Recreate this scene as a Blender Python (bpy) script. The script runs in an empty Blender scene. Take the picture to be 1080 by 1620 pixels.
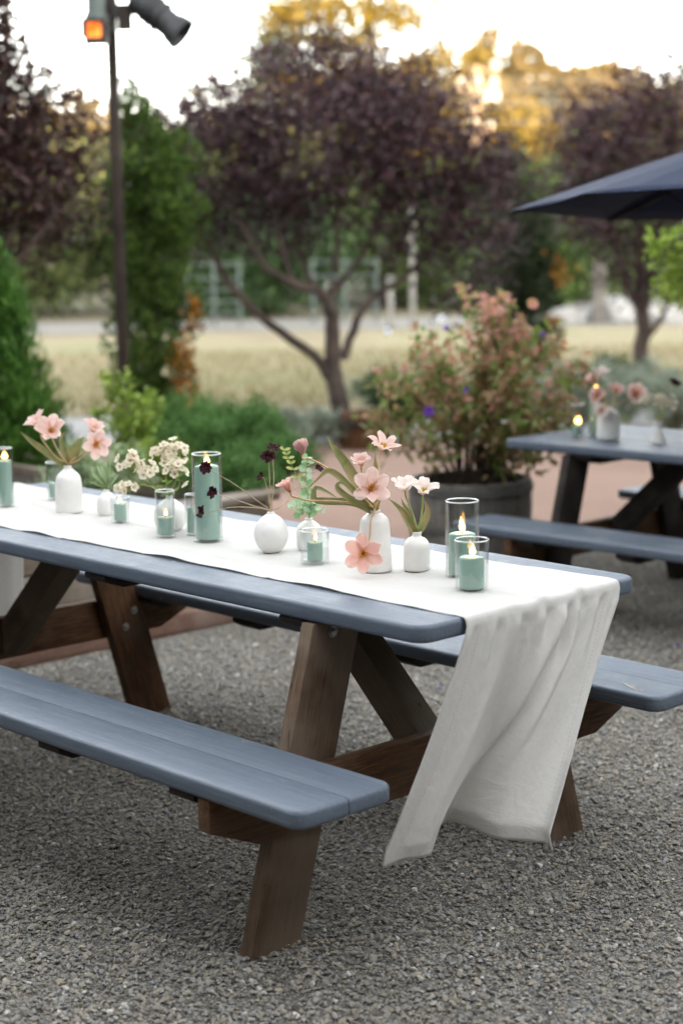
import bpy, bmesh, math, random
import numpy as np
from mathutils import Vector, Matrix

S = bpy.context.scene
C = S.collection
rnd = random.Random(7)
NR = np.random.default_rng(11)

# ------------------------------------------------------------------ camera
F_PX = 2739.735                       # focal length in pixels of the 1080 px wide photograph
CAM = np.array([2.4180, -2.5228, 1.5626])
YAW, PITCH, ROLL = -0.8100, 0.1585, -0.0153
_f = np.array([math.sin(YAW)*math.cos(PITCH), math.cos(YAW)*math.cos(PITCH), -math.sin(PITCH)])
_r = np.array([math.cos(YAW), -math.sin(YAW), 0.0]); _u = np.cross(_r, _f)
RT = math.cos(ROLL)*_r + math.sin(ROLL)*_u
UP = -math.sin(ROLL)*_r + math.cos(ROLL)*_u
FW = _f
FH = np.array([FW[0], FW[1], 0]); FH /= np.linalg.norm(FH)
RH = np.array([FH[1], -FH[0], 0])
cam_d = bpy.data.cameras.new('camera'); cam = bpy.data.objects.new('camera', cam_d); C.objects.link(cam)
cam.matrix_world = Matrix(((RT[0], UP[0], -FW[0], CAM[0]), (RT[1], UP[1], -FW[1], CAM[1]), (RT[2], UP[2], -FW[2], CAM[2]), (0, 0, 0, 1)))
cam_d.sensor_fit = 'HORIZONTAL'; cam_d.sensor_width = 24.0; cam_d.lens = F_PX/1080*24
cam_d.clip_end = 2000; cam_d.clip_start = .05
cam_d.dof.use_dof = True; cam_d.dof.focus_distance = 4.12; cam_d.dof.aperture_fstop = 2.2
S.camera = cam

# ------------------------------------------------------------------ sky, sun, exposure
SUN_EL = math.radians(6.5)
SUN_AZ = math.atan2(-FH[0], -FH[1]) + math.radians(-28)     # compass angle (from +Y, clockwise) towards the sun: behind the camera
SUN_DIR = Vector((math.sin(SUN_AZ)*math.cos(SUN_EL), math.cos(SUN_AZ)*math.cos(SUN_EL), math.sin(SUN_EL)))
world = bpy.data.worlds.new('World'); S.world = world; world.use_nodes = True
nt = world.node_tree; nt.nodes.clear()
sky = nt.nodes.new('ShaderNodeTexSky'); sky.sky_type = 'NISHITA'; sky.sun_disc = False
sky.sun_elevation = SUN_EL; sky.sun_rotation = SUN_AZ; sky.dust_density = 1.0; sky.ozone_density = 1.0
hs = nt.nodes.new('ShaderNodeHueSaturation'); hs.inputs['Saturation'].default_value = .20
bg = nt.nodes.new('ShaderNodeBackground'); bg.inputs['Strength'].default_value = 0.15
wo = nt.nodes.new('ShaderNodeOutputWorld')
nt.links.new(sky.outputs[0], hs.inputs['Color']); wm = nt.nodes.new('ShaderNodeMix'); wm.data_type = 'RGBA'; wm.blend_type = 'MULTIPLY'; wm.inputs[0].default_value = 1.0; wm.inputs[7].default_value = (1.02, 1.0, .97, 1)
nt.links.new(hs.outputs[0], wm.inputs[6]); nt.links.new(wm.outputs[2], bg.inputs['Color']); nt.links.new(bg.outputs[0], wo.inputs['Surface'])
sun_d = bpy.data.lights.new('sun', 'SUN'); sun_d.energy = 2.0; sun_d.angle = math.radians(.5); sun_d.color = (1, .70, .40)
sun = bpy.data.objects.new('sun', sun_d); C.objects.link(sun)
sun.rotation_euler = SUN_DIR.to_track_quat('Z', 'Y').to_euler()
S.view_settings.view_transform = 'Standard'; S.view_settings.look = 'None'
S.view_settings.gamma = 1; S.view_settings.use_curve_mapping = False
S.view_settings.exposure = 3.82
S.render.engine = 'CYCLES'
S.cycles.use_denoising = True
S.cycles.max_bounces = 10; S.cycles.transparent_max_bounces = 24; S.cycles.diffuse_bounces = 4
S.cycles.caustics_reflective = False; S.cycles.caustics_refractive = False
S.cycles.sample_clamp_indirect = 6

# ------------------------------------------------------------------ helpers
def at(u, v, d):
    """point in the place seen at photograph pixel (u, v), d metres along the view axis"""
    return CAM + d*(FW + (u-540)/F_PX*RT - (v-810)/F_PX*UP)
def on_z(u, v, z=0.0):
    q = FW + (u-540)/F_PX*RT - (v-810)/F_PX*UP
    return CAM + q*((z-CAM[2])/q[2])
def depth(P): return float(np.dot(np.asarray(P)-CAM, FW))
def gnd(u, d, z=0.0):
    """ground point at horizontal distance d ahead of the camera, in the direction of column u"""
    P = CAM + d*FH + (u-540)/F_PX*d*RH
    return np.array([P[0], P[1], z])
def view(r, u, t): 
    v = r*RT + u*UP - t*FW
    return v/np.linalg.norm(v)

def tag(o, label=None, cat=None, group=None, kind=None):
    if label: o['label'] = label
    if cat: o['category'] = cat
    if group: o['group'] = group
    if kind: o['kind'] = kind
    return o
def empty(name, loc, label, cat, group=None, rz=0.0):
    o = bpy.data.objects.new(name, None); C.objects.link(o); o.empty_display_size = .05
    o.location = loc; o.rotation_euler = (0, 0, rz)
    return tag(o, label, cat, group)
def link(name, me, m=None, parent=None, world_space=False):
    o = bpy.data.objects.new(name, me); C.objects.link(o)
    if m is not None and not me.materials: me.materials.append(m)
    if parent is not None:
        o.parent = parent
        if world_space: o.matrix_parent_inverse = parent_matrix(parent).inverted()
    return o
def parent_matrix(o):
    mloc = Matrix.LocRotScale(o.location, o.rotation_euler, o.scale)
    if o.parent is not None: return parent_matrix(o.parent) @ o.matrix_parent_inverse @ mloc
    return mloc
def mesh_np(name, V, faces, smooth=False):
    """faces: array (n, k)"""
    V = np.asarray(V, dtype=np.float32); Fc = np.asarray(faces, dtype=np.int32)
    me = bpy.data.meshes.new(name); n, k = Fc.shape
    me.vertices.add(len(V)); me.vertices.foreach_set('co', V.ravel())
    me.loops.add(n*k); me.loops.foreach_set('vertex_index', Fc.ravel())
    me.polygons.add(n); me.polygons.foreach_set('loop_start', np.arange(0, n*k, k, dtype=np.int32))
    me.polygons.foreach_set('loop_total', np.full(n, k, dtype=np.int32))
    if smooth: me.polygons.foreach_set('use_smooth', np.ones(n, dtype=bool))
    me.update(calc_edges=True); me.validate()
    return me
def from_bm(bm, name, smooth=False):
    bmesh.ops.recalc_face_normals(bm, faces=bm.faces)
    me = bpy.data.meshes.new(name); bm.to_mesh(me); bm.free()
    if smooth: me.polygons.foreach_set('use_smooth', np.ones(len(me.polygons), dtype=bool))
    return me
def smooth_by_angle(me, deg=35):
    me.polygons.foreach_set('use_smooth', np.ones(len(me.polygons), dtype=bool))
    try: me.set_sharp_from_angle(angle=math.radians(deg))
    except Exception: pass
def grid_mesh(name, P, smooth=True, closed_u=False):
    """P: (nu, nv, 3)"""
    nu, nv = P.shape[:2]
    idx = np.arange(nu*nv).reshape(nu, nv)
    if closed_u: a = idx; b = np.roll(idx, -1, axis=0)
    else: a = idx[:-1]; b = idx[1:]
    Fc = np.stack([a[:, :-1], b[:, :-1], b[:, 1:], a[:, 1:]], -1).reshape(-1, 4)
    return mesh_np(name, P.reshape(-1, 3), Fc, smooth)
def lathe(name, prof, n=40, deg=35):
    """closed-at-axis lathe of (r, z) profile"""
    bm = bmesh.new(); rings = []
    for r, z in prof:
        if r < 1e-6: rings.append([bm.verts.new((0, 0, z))])
        else: rings.append([bm.verts.new((r*math.cos(2*math.pi*i/n), r*math.sin(2*math.pi*i/n), z)) for i in range(n)])
    for A, B in zip(rings, rings[1:]):
        for i in range(n):
            j = (i+1) % n
            if len(A) == 1 and len(B) == 1: continue
            if len(A) == 1: bm.faces.new((A[0], B[j], B[i]))
            elif len(B) == 1: bm.faces.new((A[i], A[j], B[0]))
            else: bm.faces.new((A[i], A[j], B[j], B[i]))
    me = from_bm(bm, name); smooth_by_angle(me, deg)
    return me
def spline(pts, n):
    P = np.asarray(pts, float)
    if len(P) < 3: 
        t = np.linspace(0, 1, n)[:, None]; return P[0]*(1-t)+P[-1]*t
    Q = np.vstack([2*P[0]-P[1], P, 2*P[-1]-P[-2]])
    out = []
    for t in np.linspace(0, len(P)-1-1e-6, n):
        i = int(t); s = t-i; a, b, c, d = Q[i:i+4]
        out.append(.5*((2*b)+(-a+c)*s+(2*a-5*b+4*c-d)*s*s+(-a+3*b-3*c+d)*s**3))
    return np.array(out)
def tube_np(pts, rad, sides=6):
    """returns V, quads of a tapered tube"""
    P = np.asarray(pts, float); n = len(P); R = np.broadcast_to(np.asarray(rad, float), (n,))
    T = np.gradient(P, axis=0); T /= np.linalg.norm(T, axis=1)[:, None]+1e-9
    ref = np.array([.31, .17, .94]) if abs(T[0][2]) < .9 else np.array([1., .1, 0])
    a = 2*np.pi*np.arange(sides)/sides; V = []
    for i in range(n):
        x = np.cross(T[i], ref); x /= np.linalg.norm(x); y = np.cross(T[i], x); ref = np.cross(x, T[i]) if False else ref
        V.append(P[i]+R[i]*(np.cos(a)[:, None]*x+np.sin(a)[:, None]*y))
    V = np.concatenate(V); idx = np.arange(n*sides).reshape(n, sides)
    A = idx[:-1]; B = idx[1:]
    Fc = np.stack([A, np.roll(A, -1, 1), np.roll(B, -1, 1), B], -1).reshape(-1, 4)
    return V, Fc
def tubes(name, lst, sides=6):
    Vs, Fs, o = [], [], 0
    for pts, rad in lst:
        V, Fc = tube_np(pts, rad, sides); Vs.append(V); Fs.append(Fc+o); o += len(V)
    return mesh_np(name, np.concatenate(Vs), np.concatenate(Fs), True)
def ortho(d):
    d = np.asarray(d, float); d = d/np.linalg.norm(d)
    a = np.array([0, 0, 1.]) if abs(d[2]) < .95 else np.array([1., 0, 0])
    x = np.cross(a, d); x /= np.linalg.norm(x); y = np.cross(d, x)
    return Matrix(((x[0], y[0], d[0]), (x[1], y[1], d[1]), (x[2], y[2], d[2])))
def prism(name, poly, thick, origin, ax, ay, m, parent, bevel=.004, seg=2):
    """polygon (a, b) in the plane of ax, ay, extruded by thick along ax x ay; local x is the grain"""
    bm = bmesh.new()
    vs = [bm.verts.new((a, b, 0)) for a, b in poly]; f = bm.faces.new(vs)
    ex = bmesh.ops.extrude_face_region(bm, geom=[f])
    for v in [g for g in ex['geom'] if isinstance(g, bmesh.types.BMVert)]: v.co.z += thick
    bmesh.ops.recalc_face_normals(bm, faces=bm.faces)
    if bevel: bmesh.ops.bevel(bm, geom=bm.edges[:], offset=bevel, segments=seg, affect='EDGES', profile=.5, clamp_overlap=True)
    me = from_bm(bm, name); smooth_by_angle(me, 30)
    o = link(name, me, m, parent)
    ax = Vector(ax).normalized(); ay = Vector(ay).normalized(); az = ax.cross(ay)
    M3 = Matrix((ax, ay, az)).transposed().to_4x4(); M3.translation = Vector(origin)
    o.matrix_local = M3
    return o

# ------------------------------------------------------------------ materials
MATS = {}
class NB:
    def __init__(s, name):
        s.m = bpy.data.materials.new(name); s.m.use_nodes = True; s.t = s.m.node_tree; s.t.nodes.clear()
        s.out = s.t.nodes.new('ShaderNodeOutputMaterial'); MATS[name] = s.m
    def n(s, typ, **kw):
        x = s.t.nodes.new(typ)
        for k, v in kw.items():
            if k.startswith('_'): setattr(x, k[1:], v)
            else: x.inputs[k.replace('__', ' ')].default_value = v
        return x
    def l(s, a, b): s.t.links.new(a, b)
    def coord(s, scale=(1, 1, 1), kind='Object'):
        c = s.n('ShaderNodeTexCoord'); mp = s.n('ShaderNodeMapping'); mp.inputs['Scale'].default_value = scale
        s.l(c.outputs[kind], mp.inputs['Vector']); return mp.outputs[0]
    def noise(s, vec, scale, detail=4, rough=.55, dist=0):
        x = s.n('ShaderNodeTexNoise'); x.inputs['Scale'].default_value = scale; x.inputs['Detail'].default_value = detail
        x.inputs['Roughness'].default_value = rough; x.inputs['Distortion'].default_value = dist
        if vec is not None: s.l(vec, x.inputs['Vector'])
        return x.outputs['Fac']
    def ramp(s, fac, stops, interp='LINEAR'):
        x = s.n('ShaderNodeValToRGB'); e = x.color_ramp.elements; x.color_ramp.interpolation = interp
        while len(e) < len(stops): e.new(.5)
        for i, (p, c) in enumerate(stops):
            e[i].position = p; e[i].color = (c, c, c, 1) if isinstance(c, (int, float)) else (*c, 1)
        s.l(fac, x.inputs['Fac']); return x.outputs['Color']
    def mix(s, fac, a, b, typ='MIX'):
        x = s.n('ShaderNodeMix', _data_type='RGBA', _blend_type=typ)
        for key, val in (('Factor', fac), ('A', a), ('B', b)):
            sock = [i for i in x.inputs if i.name == key and (i.type == ('VALUE' if key == 'Factor' else 'RGBA'))][0]
            if isinstance(val, (int, float)): sock.default_value = val
            elif isinstance(val, tuple): sock.default_value = (*val, 1)
            else: s.l(val, sock)
        return [o for o in x.outputs if o.type == 'RGBA'][0]
    def bump(s, h, strength=.3, dist=.01, nrm=None):
        b = s.n('ShaderNodeBump', Strength=strength, Distance=dist); s.l(h, b.inputs['Height'])
        if nrm is not None: s.l(nrm, b.inputs['Normal'])
        return b.outputs[0]
    def bsdf(s, color, rough=.6, normal=None, **kw):
        p = s.n('ShaderNodeBsdfPrincipled')
        for key, val in (('Base Color', color), ('Roughness', rough)):
            if isinstance(val, tuple): p.inputs[key].default_value = (*val, 1)
            elif isinstance(val, (int, float)): p.inputs[key].default_value = val
            else: s.l(val, p.inputs[key])
        for k, v in kw.items(): p.inputs[k.replace('__', ' ')].default_value = v
        if normal is not None: s.l(normal, p.inputs['Normal'])
        return p.outputs[0]
    def surf(s, x): s.l(x, s.out.inputs['Surface']); return s.m

def foliage(name, cols, rough=.55, transl=.3, noise_scale=None, vary=.0):
    b = NB(name); g = b.n('ShaderNodeNewGeometry')
    st = [(i/(len(cols)-1), c) for i, c in enumerate(cols)]
    oi = b.n('ShaderNodeObjectInfo'); ad = b.n('ShaderNodeMath', _operation='ADD'); fr = b.n('ShaderNodeMath', _operation='FRACT')
    b.l(g.outputs['Random Per Island'], ad.inputs[0]); b.l(oi.outputs['Random'], ad.inputs[1]); b.l(ad.outputs[0], fr.inputs[0])
    col = b.ramp(fr.outputs[0], st)
    if noise_scale:
        nz = b.noise(b.coord(kind='Generated'), noise_scale, 2)
        col = b.mix(b.ramp(nz, [(.35, 0.0), (.65, vary)]), col, cols[-1])
    p = b.bsdf(col, rough, Specular__IOR__Level=.3)
    t = b.n('ShaderNodeBsdfTranslucent'); b.l(col, t.inputs['Color'])
    m = b.n('ShaderNodeMixShader'); m.inputs['Fac'].default_value = transl
    b.l(p, m.inputs[1]); b.l(t.outputs[0], m.inputs[2])
    return b.surf(m.outputs[0])
def plain(name, color, rough=.6, var=.15, scale=8, bump=0., bscale=60, dist=.004, **kw):
    b = NB(name); c = b.coord()
    nz = b.noise(c, scale, 5)
    dark = tuple(x*(1-var) for x in color); lite = tuple(min(1, x*(1+var)) for x in color)
    col = b.ramp(nz, [(.3, dark), (.7, lite)])
    nr = b.bump(b.noise(c, bscale, 4), bump, dist) if bump else None
    return b.surf(b.bsdf(col, rough, nr, **kw))

def make_materials():
    # blue grey porch paint on planks
    b = NB('paint'); c = b.coord((1, 9, 9)); c2 = b.coord()
    grain = b.noise(c, 9, 6, .6, .6); big = b.noise(c2, 3.5, 4); dust = b.noise(c2, 22, 5, .7)
    col = b.ramp(big, [(.3, (.106, .134, .176)), (.7, (.136, .168, .214))])
    col = b.mix(b.ramp(dust, [(.5, 0.), (.8, .25)]), col, (.20, .225, .265))
    fine = b.noise(b.coord((2, 40, 40)), 12, 3, .6)
    scuff = b.noise(b.coord((2, 7, 7)), 26, 2, .5, .8); col = b.mix(b.ramp(scuff, [(.66, 0.), (.74, .5)]), col, (.24, .27, .31))
    col = b.mix(b.ramp(fine, [(.35, .45), (.6, 0.)]), col, (.072, .094, .128))
    strk = b.noise(b.coord((.7, 26, 26)), 5, 4, .6); col = b.mix(b.ramp(strk, [(.40, .5), (.62, 0.)]), col, (.074, .096, .130)); col = b.mix(b.ramp(strk, [(.60, 0.), (.78, .35)]), col, (.19, .215, .25))
    chipn = b.noise(c2, 47, 3, .6); chipm = b.noise(c2, 4.1, 2)
    chip = b.ramp(chipn, [(.70, 0.), (.71, 1.)])
    chip2 = b.mix(1., chip, b.ramp(chipm, [(.53, 0.), (.57, 1.)]), 'MULTIPLY')
    col = b.mix(chip2, col, (.38, .30, .17))
    nr = b.bump(grain, .40, .0030); nr = b.bump(fine, .35, .0012, nr); nr = b.bump(dust, .18, .0014, nr)
    rg = b.ramp(dust, [(.3, .40), (.75, .58)])
    b.surf(b.bsdf(col, rg, nr, Specular__IOR__Level=.45))
    # stained redwood frame lumber
    for nm, dark, mid, lite, wear in (('redwood', (.028, .013, .006), (.100, .046, .021), (.195, .094, .042), (.145, .102, .070)),
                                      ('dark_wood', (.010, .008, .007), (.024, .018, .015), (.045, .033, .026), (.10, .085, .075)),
                                      ('grey_wood', (.060, .046, .036), (.125, .096, .075), (.190, .150, .118), (.27, .24, .21)),
                                      ('bed_wood', (.09, .07, .055), (.20, .16, .125), (.30, .25, .20), (.36, .32, .28)),
                                      ('edging_wood', (.10, .055, .04), (.20, .115, .085), (.28, .18, .14), (.34, .26, .22)),
                                      ('barrel_wood', (.055, .050, .045), (.145, .134, .122), (.26, .24, .22), (.34, .32, .30))):
        b = NB(nm); c = b.coord((1.2, 14, 14)); c2 = b.coord()
        g = b.noise(c, 7, 7, .65, 1.2); big = b.noise(c2, 5, 4); knots = b.noise(b.coord((4, 12, 12)), 2.2, 2, .4, 2.)
        ln = b.noise(b.coord((1.5, 55, 55)), 6, 3, .6, .5); col = b.ramp(g, [(.28, dark), (.5, mid), (.72, lite)]); col = b.mix(b.ramp(ln, [(.36, .6), (.56, 0.)]), col, dark)
        col = b.mix(b.ramp(big, [(.48, 0.), (.72, .55)]), col, wear)
        col = b.mix(b.ramp(knots, [(.69, 0.), (.76, .75)]), col, dark)
        nr = b.bump(g, .5, .003)
        b.surf(b.bsdf(col, .68, nr, Specular__IOR__Level=.25))
    plain('metal', (.35, .34, .32), .38, .2, 60, Metallic=.9)
    plain('dark_metal', (.02, .021, .024), .5, .25, 20, .15)
    plain('lantern_glass_frame', (.03, .022, .018), .55, .3, 20)
    # linen
    for lname, lf, tl in (('linen', 1.0, .36), ('linen_hem', .92, .10)):
     b = NB(lname); c = b.coord()
     wx = b.noise(b.coord((1, 1, 1)), 3, 3); w1 = b.noise(b.coord((900, 60, 60)), 1, 2, .5); w2 = b.noise(b.coord((60, 900, 900)), 1, 2, .5)
     wv = b.mix(.5, w1, w2)
     col = b.ramp(wv, [(.3, (.745*lf, .728*lf, .70*lf)), (.7, (.84*lf, .828*lf, .803*lf))])
     wr = b.noise(b.coord((3, 6, 6)), 4, 4, .6, 1.)
     cr = b.noise(b.coord((1, 1, 1)), 26, 4, .6, .8); nr = b.bump(wv, .35, .0008); nr = b.bump(wr, .40, .008, nr); nr = b.bump(cr, .30, .004, nr)
     p = b.bsdf(col, .85, nr, Specular__IOR__Level=.15, Sheen__Weight=.15)
     t = b.n('ShaderNodeBsdfTranslucent'); b.l(col, t.inputs['Color']); m = b.n('ShaderNodeMixShader'); m.inputs['Fac'].default_value = tl
     b.l(p, m.inputs[1]); b.l(t.outputs[0], m.inputs[2]); b.surf(m.outputs[0])
    plain('bare_wood', (.42, .38, .33), .8, .3, 90, .3)
    plain('thread', (.46, .45, .43), .9, .1)
    # ceramic
    b = NB('ceramic'); c = b.coord(); n1 = b.noise(c, 30, 4); n2 = b.noise(c, 300, 3)
    col = b.ramp(n1, [(.3, (.74, .73, .705)), (.7, (.81, .80, .78))])
    b.surf(b.bsdf(col, .36, b.bump(n2, .14, .0014), Specular__IOR__Level=.5))
    plain('bisque', (.52, .45, .36), .85, .1, 80)
    # thin clear glass: clear transmission plus a Fresnel reflection
    b = NB('glass'); lw = b.n('ShaderNodeLayerWeight', Blend=.5)
    p5 = b.n('ShaderNodeMath', _operation='POWER'); p5.inputs[1].default_value = 2.6; b.l(lw.outputs['Facing'], p5.inputs[0])
    ma = b.n('ShaderNodeMath', _operation='MULTIPLY_ADD'); ma.inputs[1].default_value = .62; ma.inputs[2].default_value = .05; b.l(p5.outputs[0], ma.inputs[0])
    tr = b.n('ShaderNodeBsdfTransparent'); tr.inputs['Color'].default_value = (.955, .968, .968, 1)
    gl = b.n('ShaderNodeBsdfGlossy'); gl.inputs['Roughness'].default_value = .03
    m = b.n('ShaderNodeMixShader'); b.l(ma.outputs[0], m.inputs['Fac']); b.l(tr.outputs[0], m.inputs[1]); b.l(gl.outputs[0], m.inputs[2]); b.surf(m.outputs[0])
    b = NB('glass_rim'); tr = b.n('ShaderNodeBsdfTransparent'); gl = b.n('ShaderNodeBsdfGlossy'); gl.inputs['Roughness'].default_value = .12
    m = b.n('ShaderNodeMixShader'); m.inputs['Fac'].default_value = .38; b.l(tr.outputs[0], m.inputs[1]); b.l(gl.outputs[0], m.inputs[2]); b.surf(m.outputs[0])
    b = NB('melted_wax'); p = b.bsdf((.40, .56, .48), .12, None, Subsurface__Weight=.5, Subsurface__Scale=.01, Specular__IOR__Level=.5); b.surf(p)
    # wax
    b = NB('wax'); n1 = b.noise(b.coord(), 40, 4)
    col = b.ramp(n1, [(.3, (.325, .480, .405)), (.7, (.36, .52, .44))])
    p = b.bsdf(col, .5, None, Subsurface__Weight=.35, Subsurface__Scale=.012, Specular__IOR__Level=.35)
    b.surf(p)
    plain('wick', (.02, .015, .01), .9, .2)
    b = NB('flame'); e = b.n('ShaderNodeEmission'); c = b.n('ShaderNodeTexCoord'); sp = b.n('ShaderNodeSeparateXYZ'); b.l(c.outputs['Generated'], sp.inputs[0])
    cr = b.ramp(sp.outputs['Z'], [(0, (.9, .35, .10)), (.3, (1, .62, .20)), (.75, (1, .50, .12)), (1, (1, .32, .05))])
    b.l(cr, e.inputs['Color']); e.inputs['Strength'].default_value = .9; b.surf(e.outputs[0])
    b = NB('lamp_glow'); e = b.n('ShaderNodeEmission'); e.inputs['Color'].default_value = (1, .27, .05, 1); e.inputs['Strength'].default_value = .24
    n1 = b.noise(b.coord((1, 1, 1)), 9, 2); b.l(b.ramp(n1, [(.35, (.45, .06, .006)), (.6, (1, .24, .035))]), e.inputs['Color']); b.surf(e.outputs[0])
    # tulip petals: orange throat, pink blade, pale rim (pigment by distance from the flower's base)
    def petal(nm, throat, blade, rim, r0, r1):
        b = NB(nm); al = b.n('ShaderNodeAttribute', _attribute_name='along'); ac = b.n('ShaderNodeAttribute', _attribute_name='across'); oi = b.n('ShaderNodeObjectInfo')
        col = b.ramp(al.outputs['Fac'], [(.04, throat), (r0, blade), (.74, blade), (1, rim)])
        ab = b.n('ShaderNodeMath', _operation='ABSOLUTE'); b.l(ac.outputs['Fac'], ab.inputs[0])
        cv = b.n('ShaderNodeCombineXYZ'); b.l(ac.outputs['Fac'], cv.inputs[0]); b.l(al.outputs['Fac'], cv.inputs[1]); b.l(oi.outputs['Random'], cv.inputs[2])
        mp = b.n('ShaderNodeMapping'); mp.inputs['Scale'].default_value = (7, .9, 9); b.l(cv.outputs[0], mp.inputs['Vector']); st = b.noise(mp.outputs[0], 1.6, 3, .6)
        col = b.mix(b.ramp(st, [(.36, 0.), (.66, r1)]), col, rim)
        col = b.mix(b.ramp(ab.outputs[0], [(.62, 0.), (1, .75)]), col, rim)
        p = b.bsdf(col, .5, b.bump(st, .15, .001), Specular__IOR__Level=.3)
        t = b.n('ShaderNodeBsdfTranslucent'); b.l(col, t.inputs['Color']); m = b.n('ShaderNodeMixShader'); m.inputs['Fac'].default_value = .48
        b.l(p, m.inputs[1]); b.l(t.outputs[0], m.inputs[2]); b.surf(m.outputs[0])
    petal('petal_pink', (.80, .34, .10), (.80, .53, .47), (.86, .70, .65), .34, .5)
    petal('petal_pale', (.82, .48, .20), (.85, .72, .66), (.87, .82, .78), .30, .5)
    petal('petal_coral', (.80, .34, .10), (.78, .43, .36), (.83, .60, .54), .36, .45)
    petal('petal_bud', (.55, .42, .20), (.66, .38, .36), (.76, .54, .52), .30, .45)
    petal('petal_dark', (.05, .006, .010), (.028, .003, .008), (.055, .008, .014), .3, .4)
    petal('petal_cream', (.30, .08, .06), (.84, .76, .58), (.88, .85, .75), .34, .5)
    plain('pollen', (.62, .42, .03), .8, .3, 200)
    plain('cosmos_eye', (.05, .012, .008), .9, .3, 300)
    plain('tulip_stem', (.52, .36, .18), .5, .25, 30)
    plain('green_stem', (.30, .36, .13), .55, .25, 30)
    plain('cosmos_stem', (.42, .33, .20), .55, .25, 40)
    b = NB('tulip_leaf'); c = b.coord((1, 1, 1)); n1 = b.noise(c, 28, 3); n2 = b.noise(b.coord((6, 6, 6)), 3, 4, .6, 2.)
    col = b.ramp(n1, [(.3, (.13, .17, .05)), (.5, (.24, .24, .09)), (.68, (.33, .25, .12)), (.8, (.20, .13, .09))])
    p = b.bsdf(col, .5, b.bump(n2, .2, .002)); t = b.n('ShaderNodeBsdfTranslucent'); b.l(col, t.inputs['Color']); m = b.n('ShaderNodeMixShader'); m.inputs['Fac'].default_value = .25
    b.l(p, m.inputs[1]); b.l(t.outputs[0], m.inputs[2]); b.surf(m.outputs[0])
    foliage('eucalyptus_leaf', [(.20, .34, .14), (.30, .46, .24), (.40, .54, .34), (.50, .62, .46)], .55, .35)
    foliage('sprig_leaf', [(.34, .42, .12), (.44, .48, .17)], .55, .35)
    foliage('sage_leaf', [(.22, .31, .14), (.32, .42, .22), (.40, .48, .30)], .65, .25)
    foliage('herb_leaf', [(.20, .32, .07), (.30, .42, .12)], .55, .35)
    # garden foliage
    foliage('plum_leaf', [(.016, .008, .012), (.030, .013, .018), (.050, .020, .026), (.070, .030, .036), (.060, .044, .052)], .42, .22)
    foliage('plum_leaf_brown', [(.016, .009, .010), (.032, .016, .016), (.058, .028, .026), (.075, .034, .028)], .45, .25)
    foliage('cypress_leaf', [(.016, .036, .007), (.036, .076, .013), (.072, .128, .020), (.12, .18, .03)], .6, .2)
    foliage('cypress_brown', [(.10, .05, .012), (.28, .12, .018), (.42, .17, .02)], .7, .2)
    foliage('dark_conifer_leaf', [(.008, .016, .006), (.016, .030, .010), (.03, .05, .014)], .6, .15)
    foliage('arborvitae_leaf', [(.016, .050, .008), (.036, .105, .012), (.065, .16, .018), (.10, .20, .03)], .6, .2)
    foliage('lime_leaf', [(.14, .22, .03), (.22, .32, .05), (.32, .40, .08)], .5, .4)
    foliage('fern_leaf', [(.05, .12, .025), (.085, .19, .045), (.13, .26, .07)], .6, .3)
    foliage('shrub_leaf', [(.15, .23, .05), (.22, .29, .08), (.34, .28, .13), (.46, .26, .17), (.20, .29, .08)], .5, .35)
    foliage('shrub_pink', [(.60, .26, .23), (.64, .34, .31), (.66, .34, .20), (.44, .34, .18)], .5, .35)
    foliage('purple_petal', [(.12, .04, .36), (.20, .07, .48)], .5, .3)
    foliage('glow_orange', [(.75, .24, .08), (.85, .30, .10)], .5, .3)
    foliage('white_petal', [(.62, .62, .64), (.75, .75, .75)], .5, .3)
    foliage('olive_leaf', [(.030, .048, .016), (.055, .080, .024), (.09, .11, .035), (.13, .15, .05)], .6, .25)
    foliage('green_leaf', [(.018, .040, .014), (.032, .066, .020), (.055, .095, .030)], .6, .25)
    foliage('bright_leaf', [(.06, .11, .03), (.10, .16, .04), (.15, .21, .06)], .6, .3)
    foliage('gold_leaf', [(.095, .070, .007), (.145, .103, .010), (.19, .132, .013), (.10, .082, .011)], .6, .3)
    foliage('hill_leaf', [(.060, .046, .016), (.095, .070, .025), (.125, .090, .035)], .7, .2)
    foliage('silver_leaf', [(.16, .20, .15), (.24, .28, .22), (.32, .35, .29)], .7, .2)
    foliage('grass_blade', [(.20, .165, .09), (.26, .22, .12), (.18, .18, .075)], .7, .3)
    plain('bark', (.055, .036, .028), .85, .45, 12, .6, 40, .01)
    plain('bark_red', (.058, .042, .035), .9, .55, 5, .5, 40, .01)
    plain('bark_grey', (.11, .10, .09), .85, .3, 9, .5, 40, .01)
    plain('navy_canvas', (.009, .017, .046), .85, .15, 6, .2, 500, .001, Specular__IOR__Level=.2)
    plain('white_paint', (.16, .155, .145), .6, .2, 10)
    plain('hoop_iron', (.10, .098, .095), .6, .3, 14)
    plain('galvanised', (.06, .08, .072), .6, .15, 10)
    plain('soil', (.035, .026, .020), .95, .4, 30, .8, 90, .02)
    plain('boulder', (.24, .235, .225), .9, .25, 5, .5, 12, .05)
    plain('pole_wood', (.26, .19, .13), .85, .3, 6, .4, 30, .01)
    plain('insulator', (.42, .40, .36), .3, .1, 5)
    plain('wire', (.10, .09, .08), .6, .1, 5)
    plain('brick_clay', (.30, .13, .09), .9, .25, 20, .5, 70, .005)
    # ground covers
    b = NB('ground'); c = b.coord(); n1 = b.noise(c, .12, 6); n2 = b.noise(c, 2.5, 6, .65)
    col = b.mix(b.ramp(n2, [(.3, 0.), (.7, .6)]), b.ramp(n1, [(.35, (.10, .10, .05)), (.65, (.20, .17, .10))]), (.14, .11, .075))
    b.surf(b.bsdf(col, .95, b.bump(n2, .5, .05)))
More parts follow.
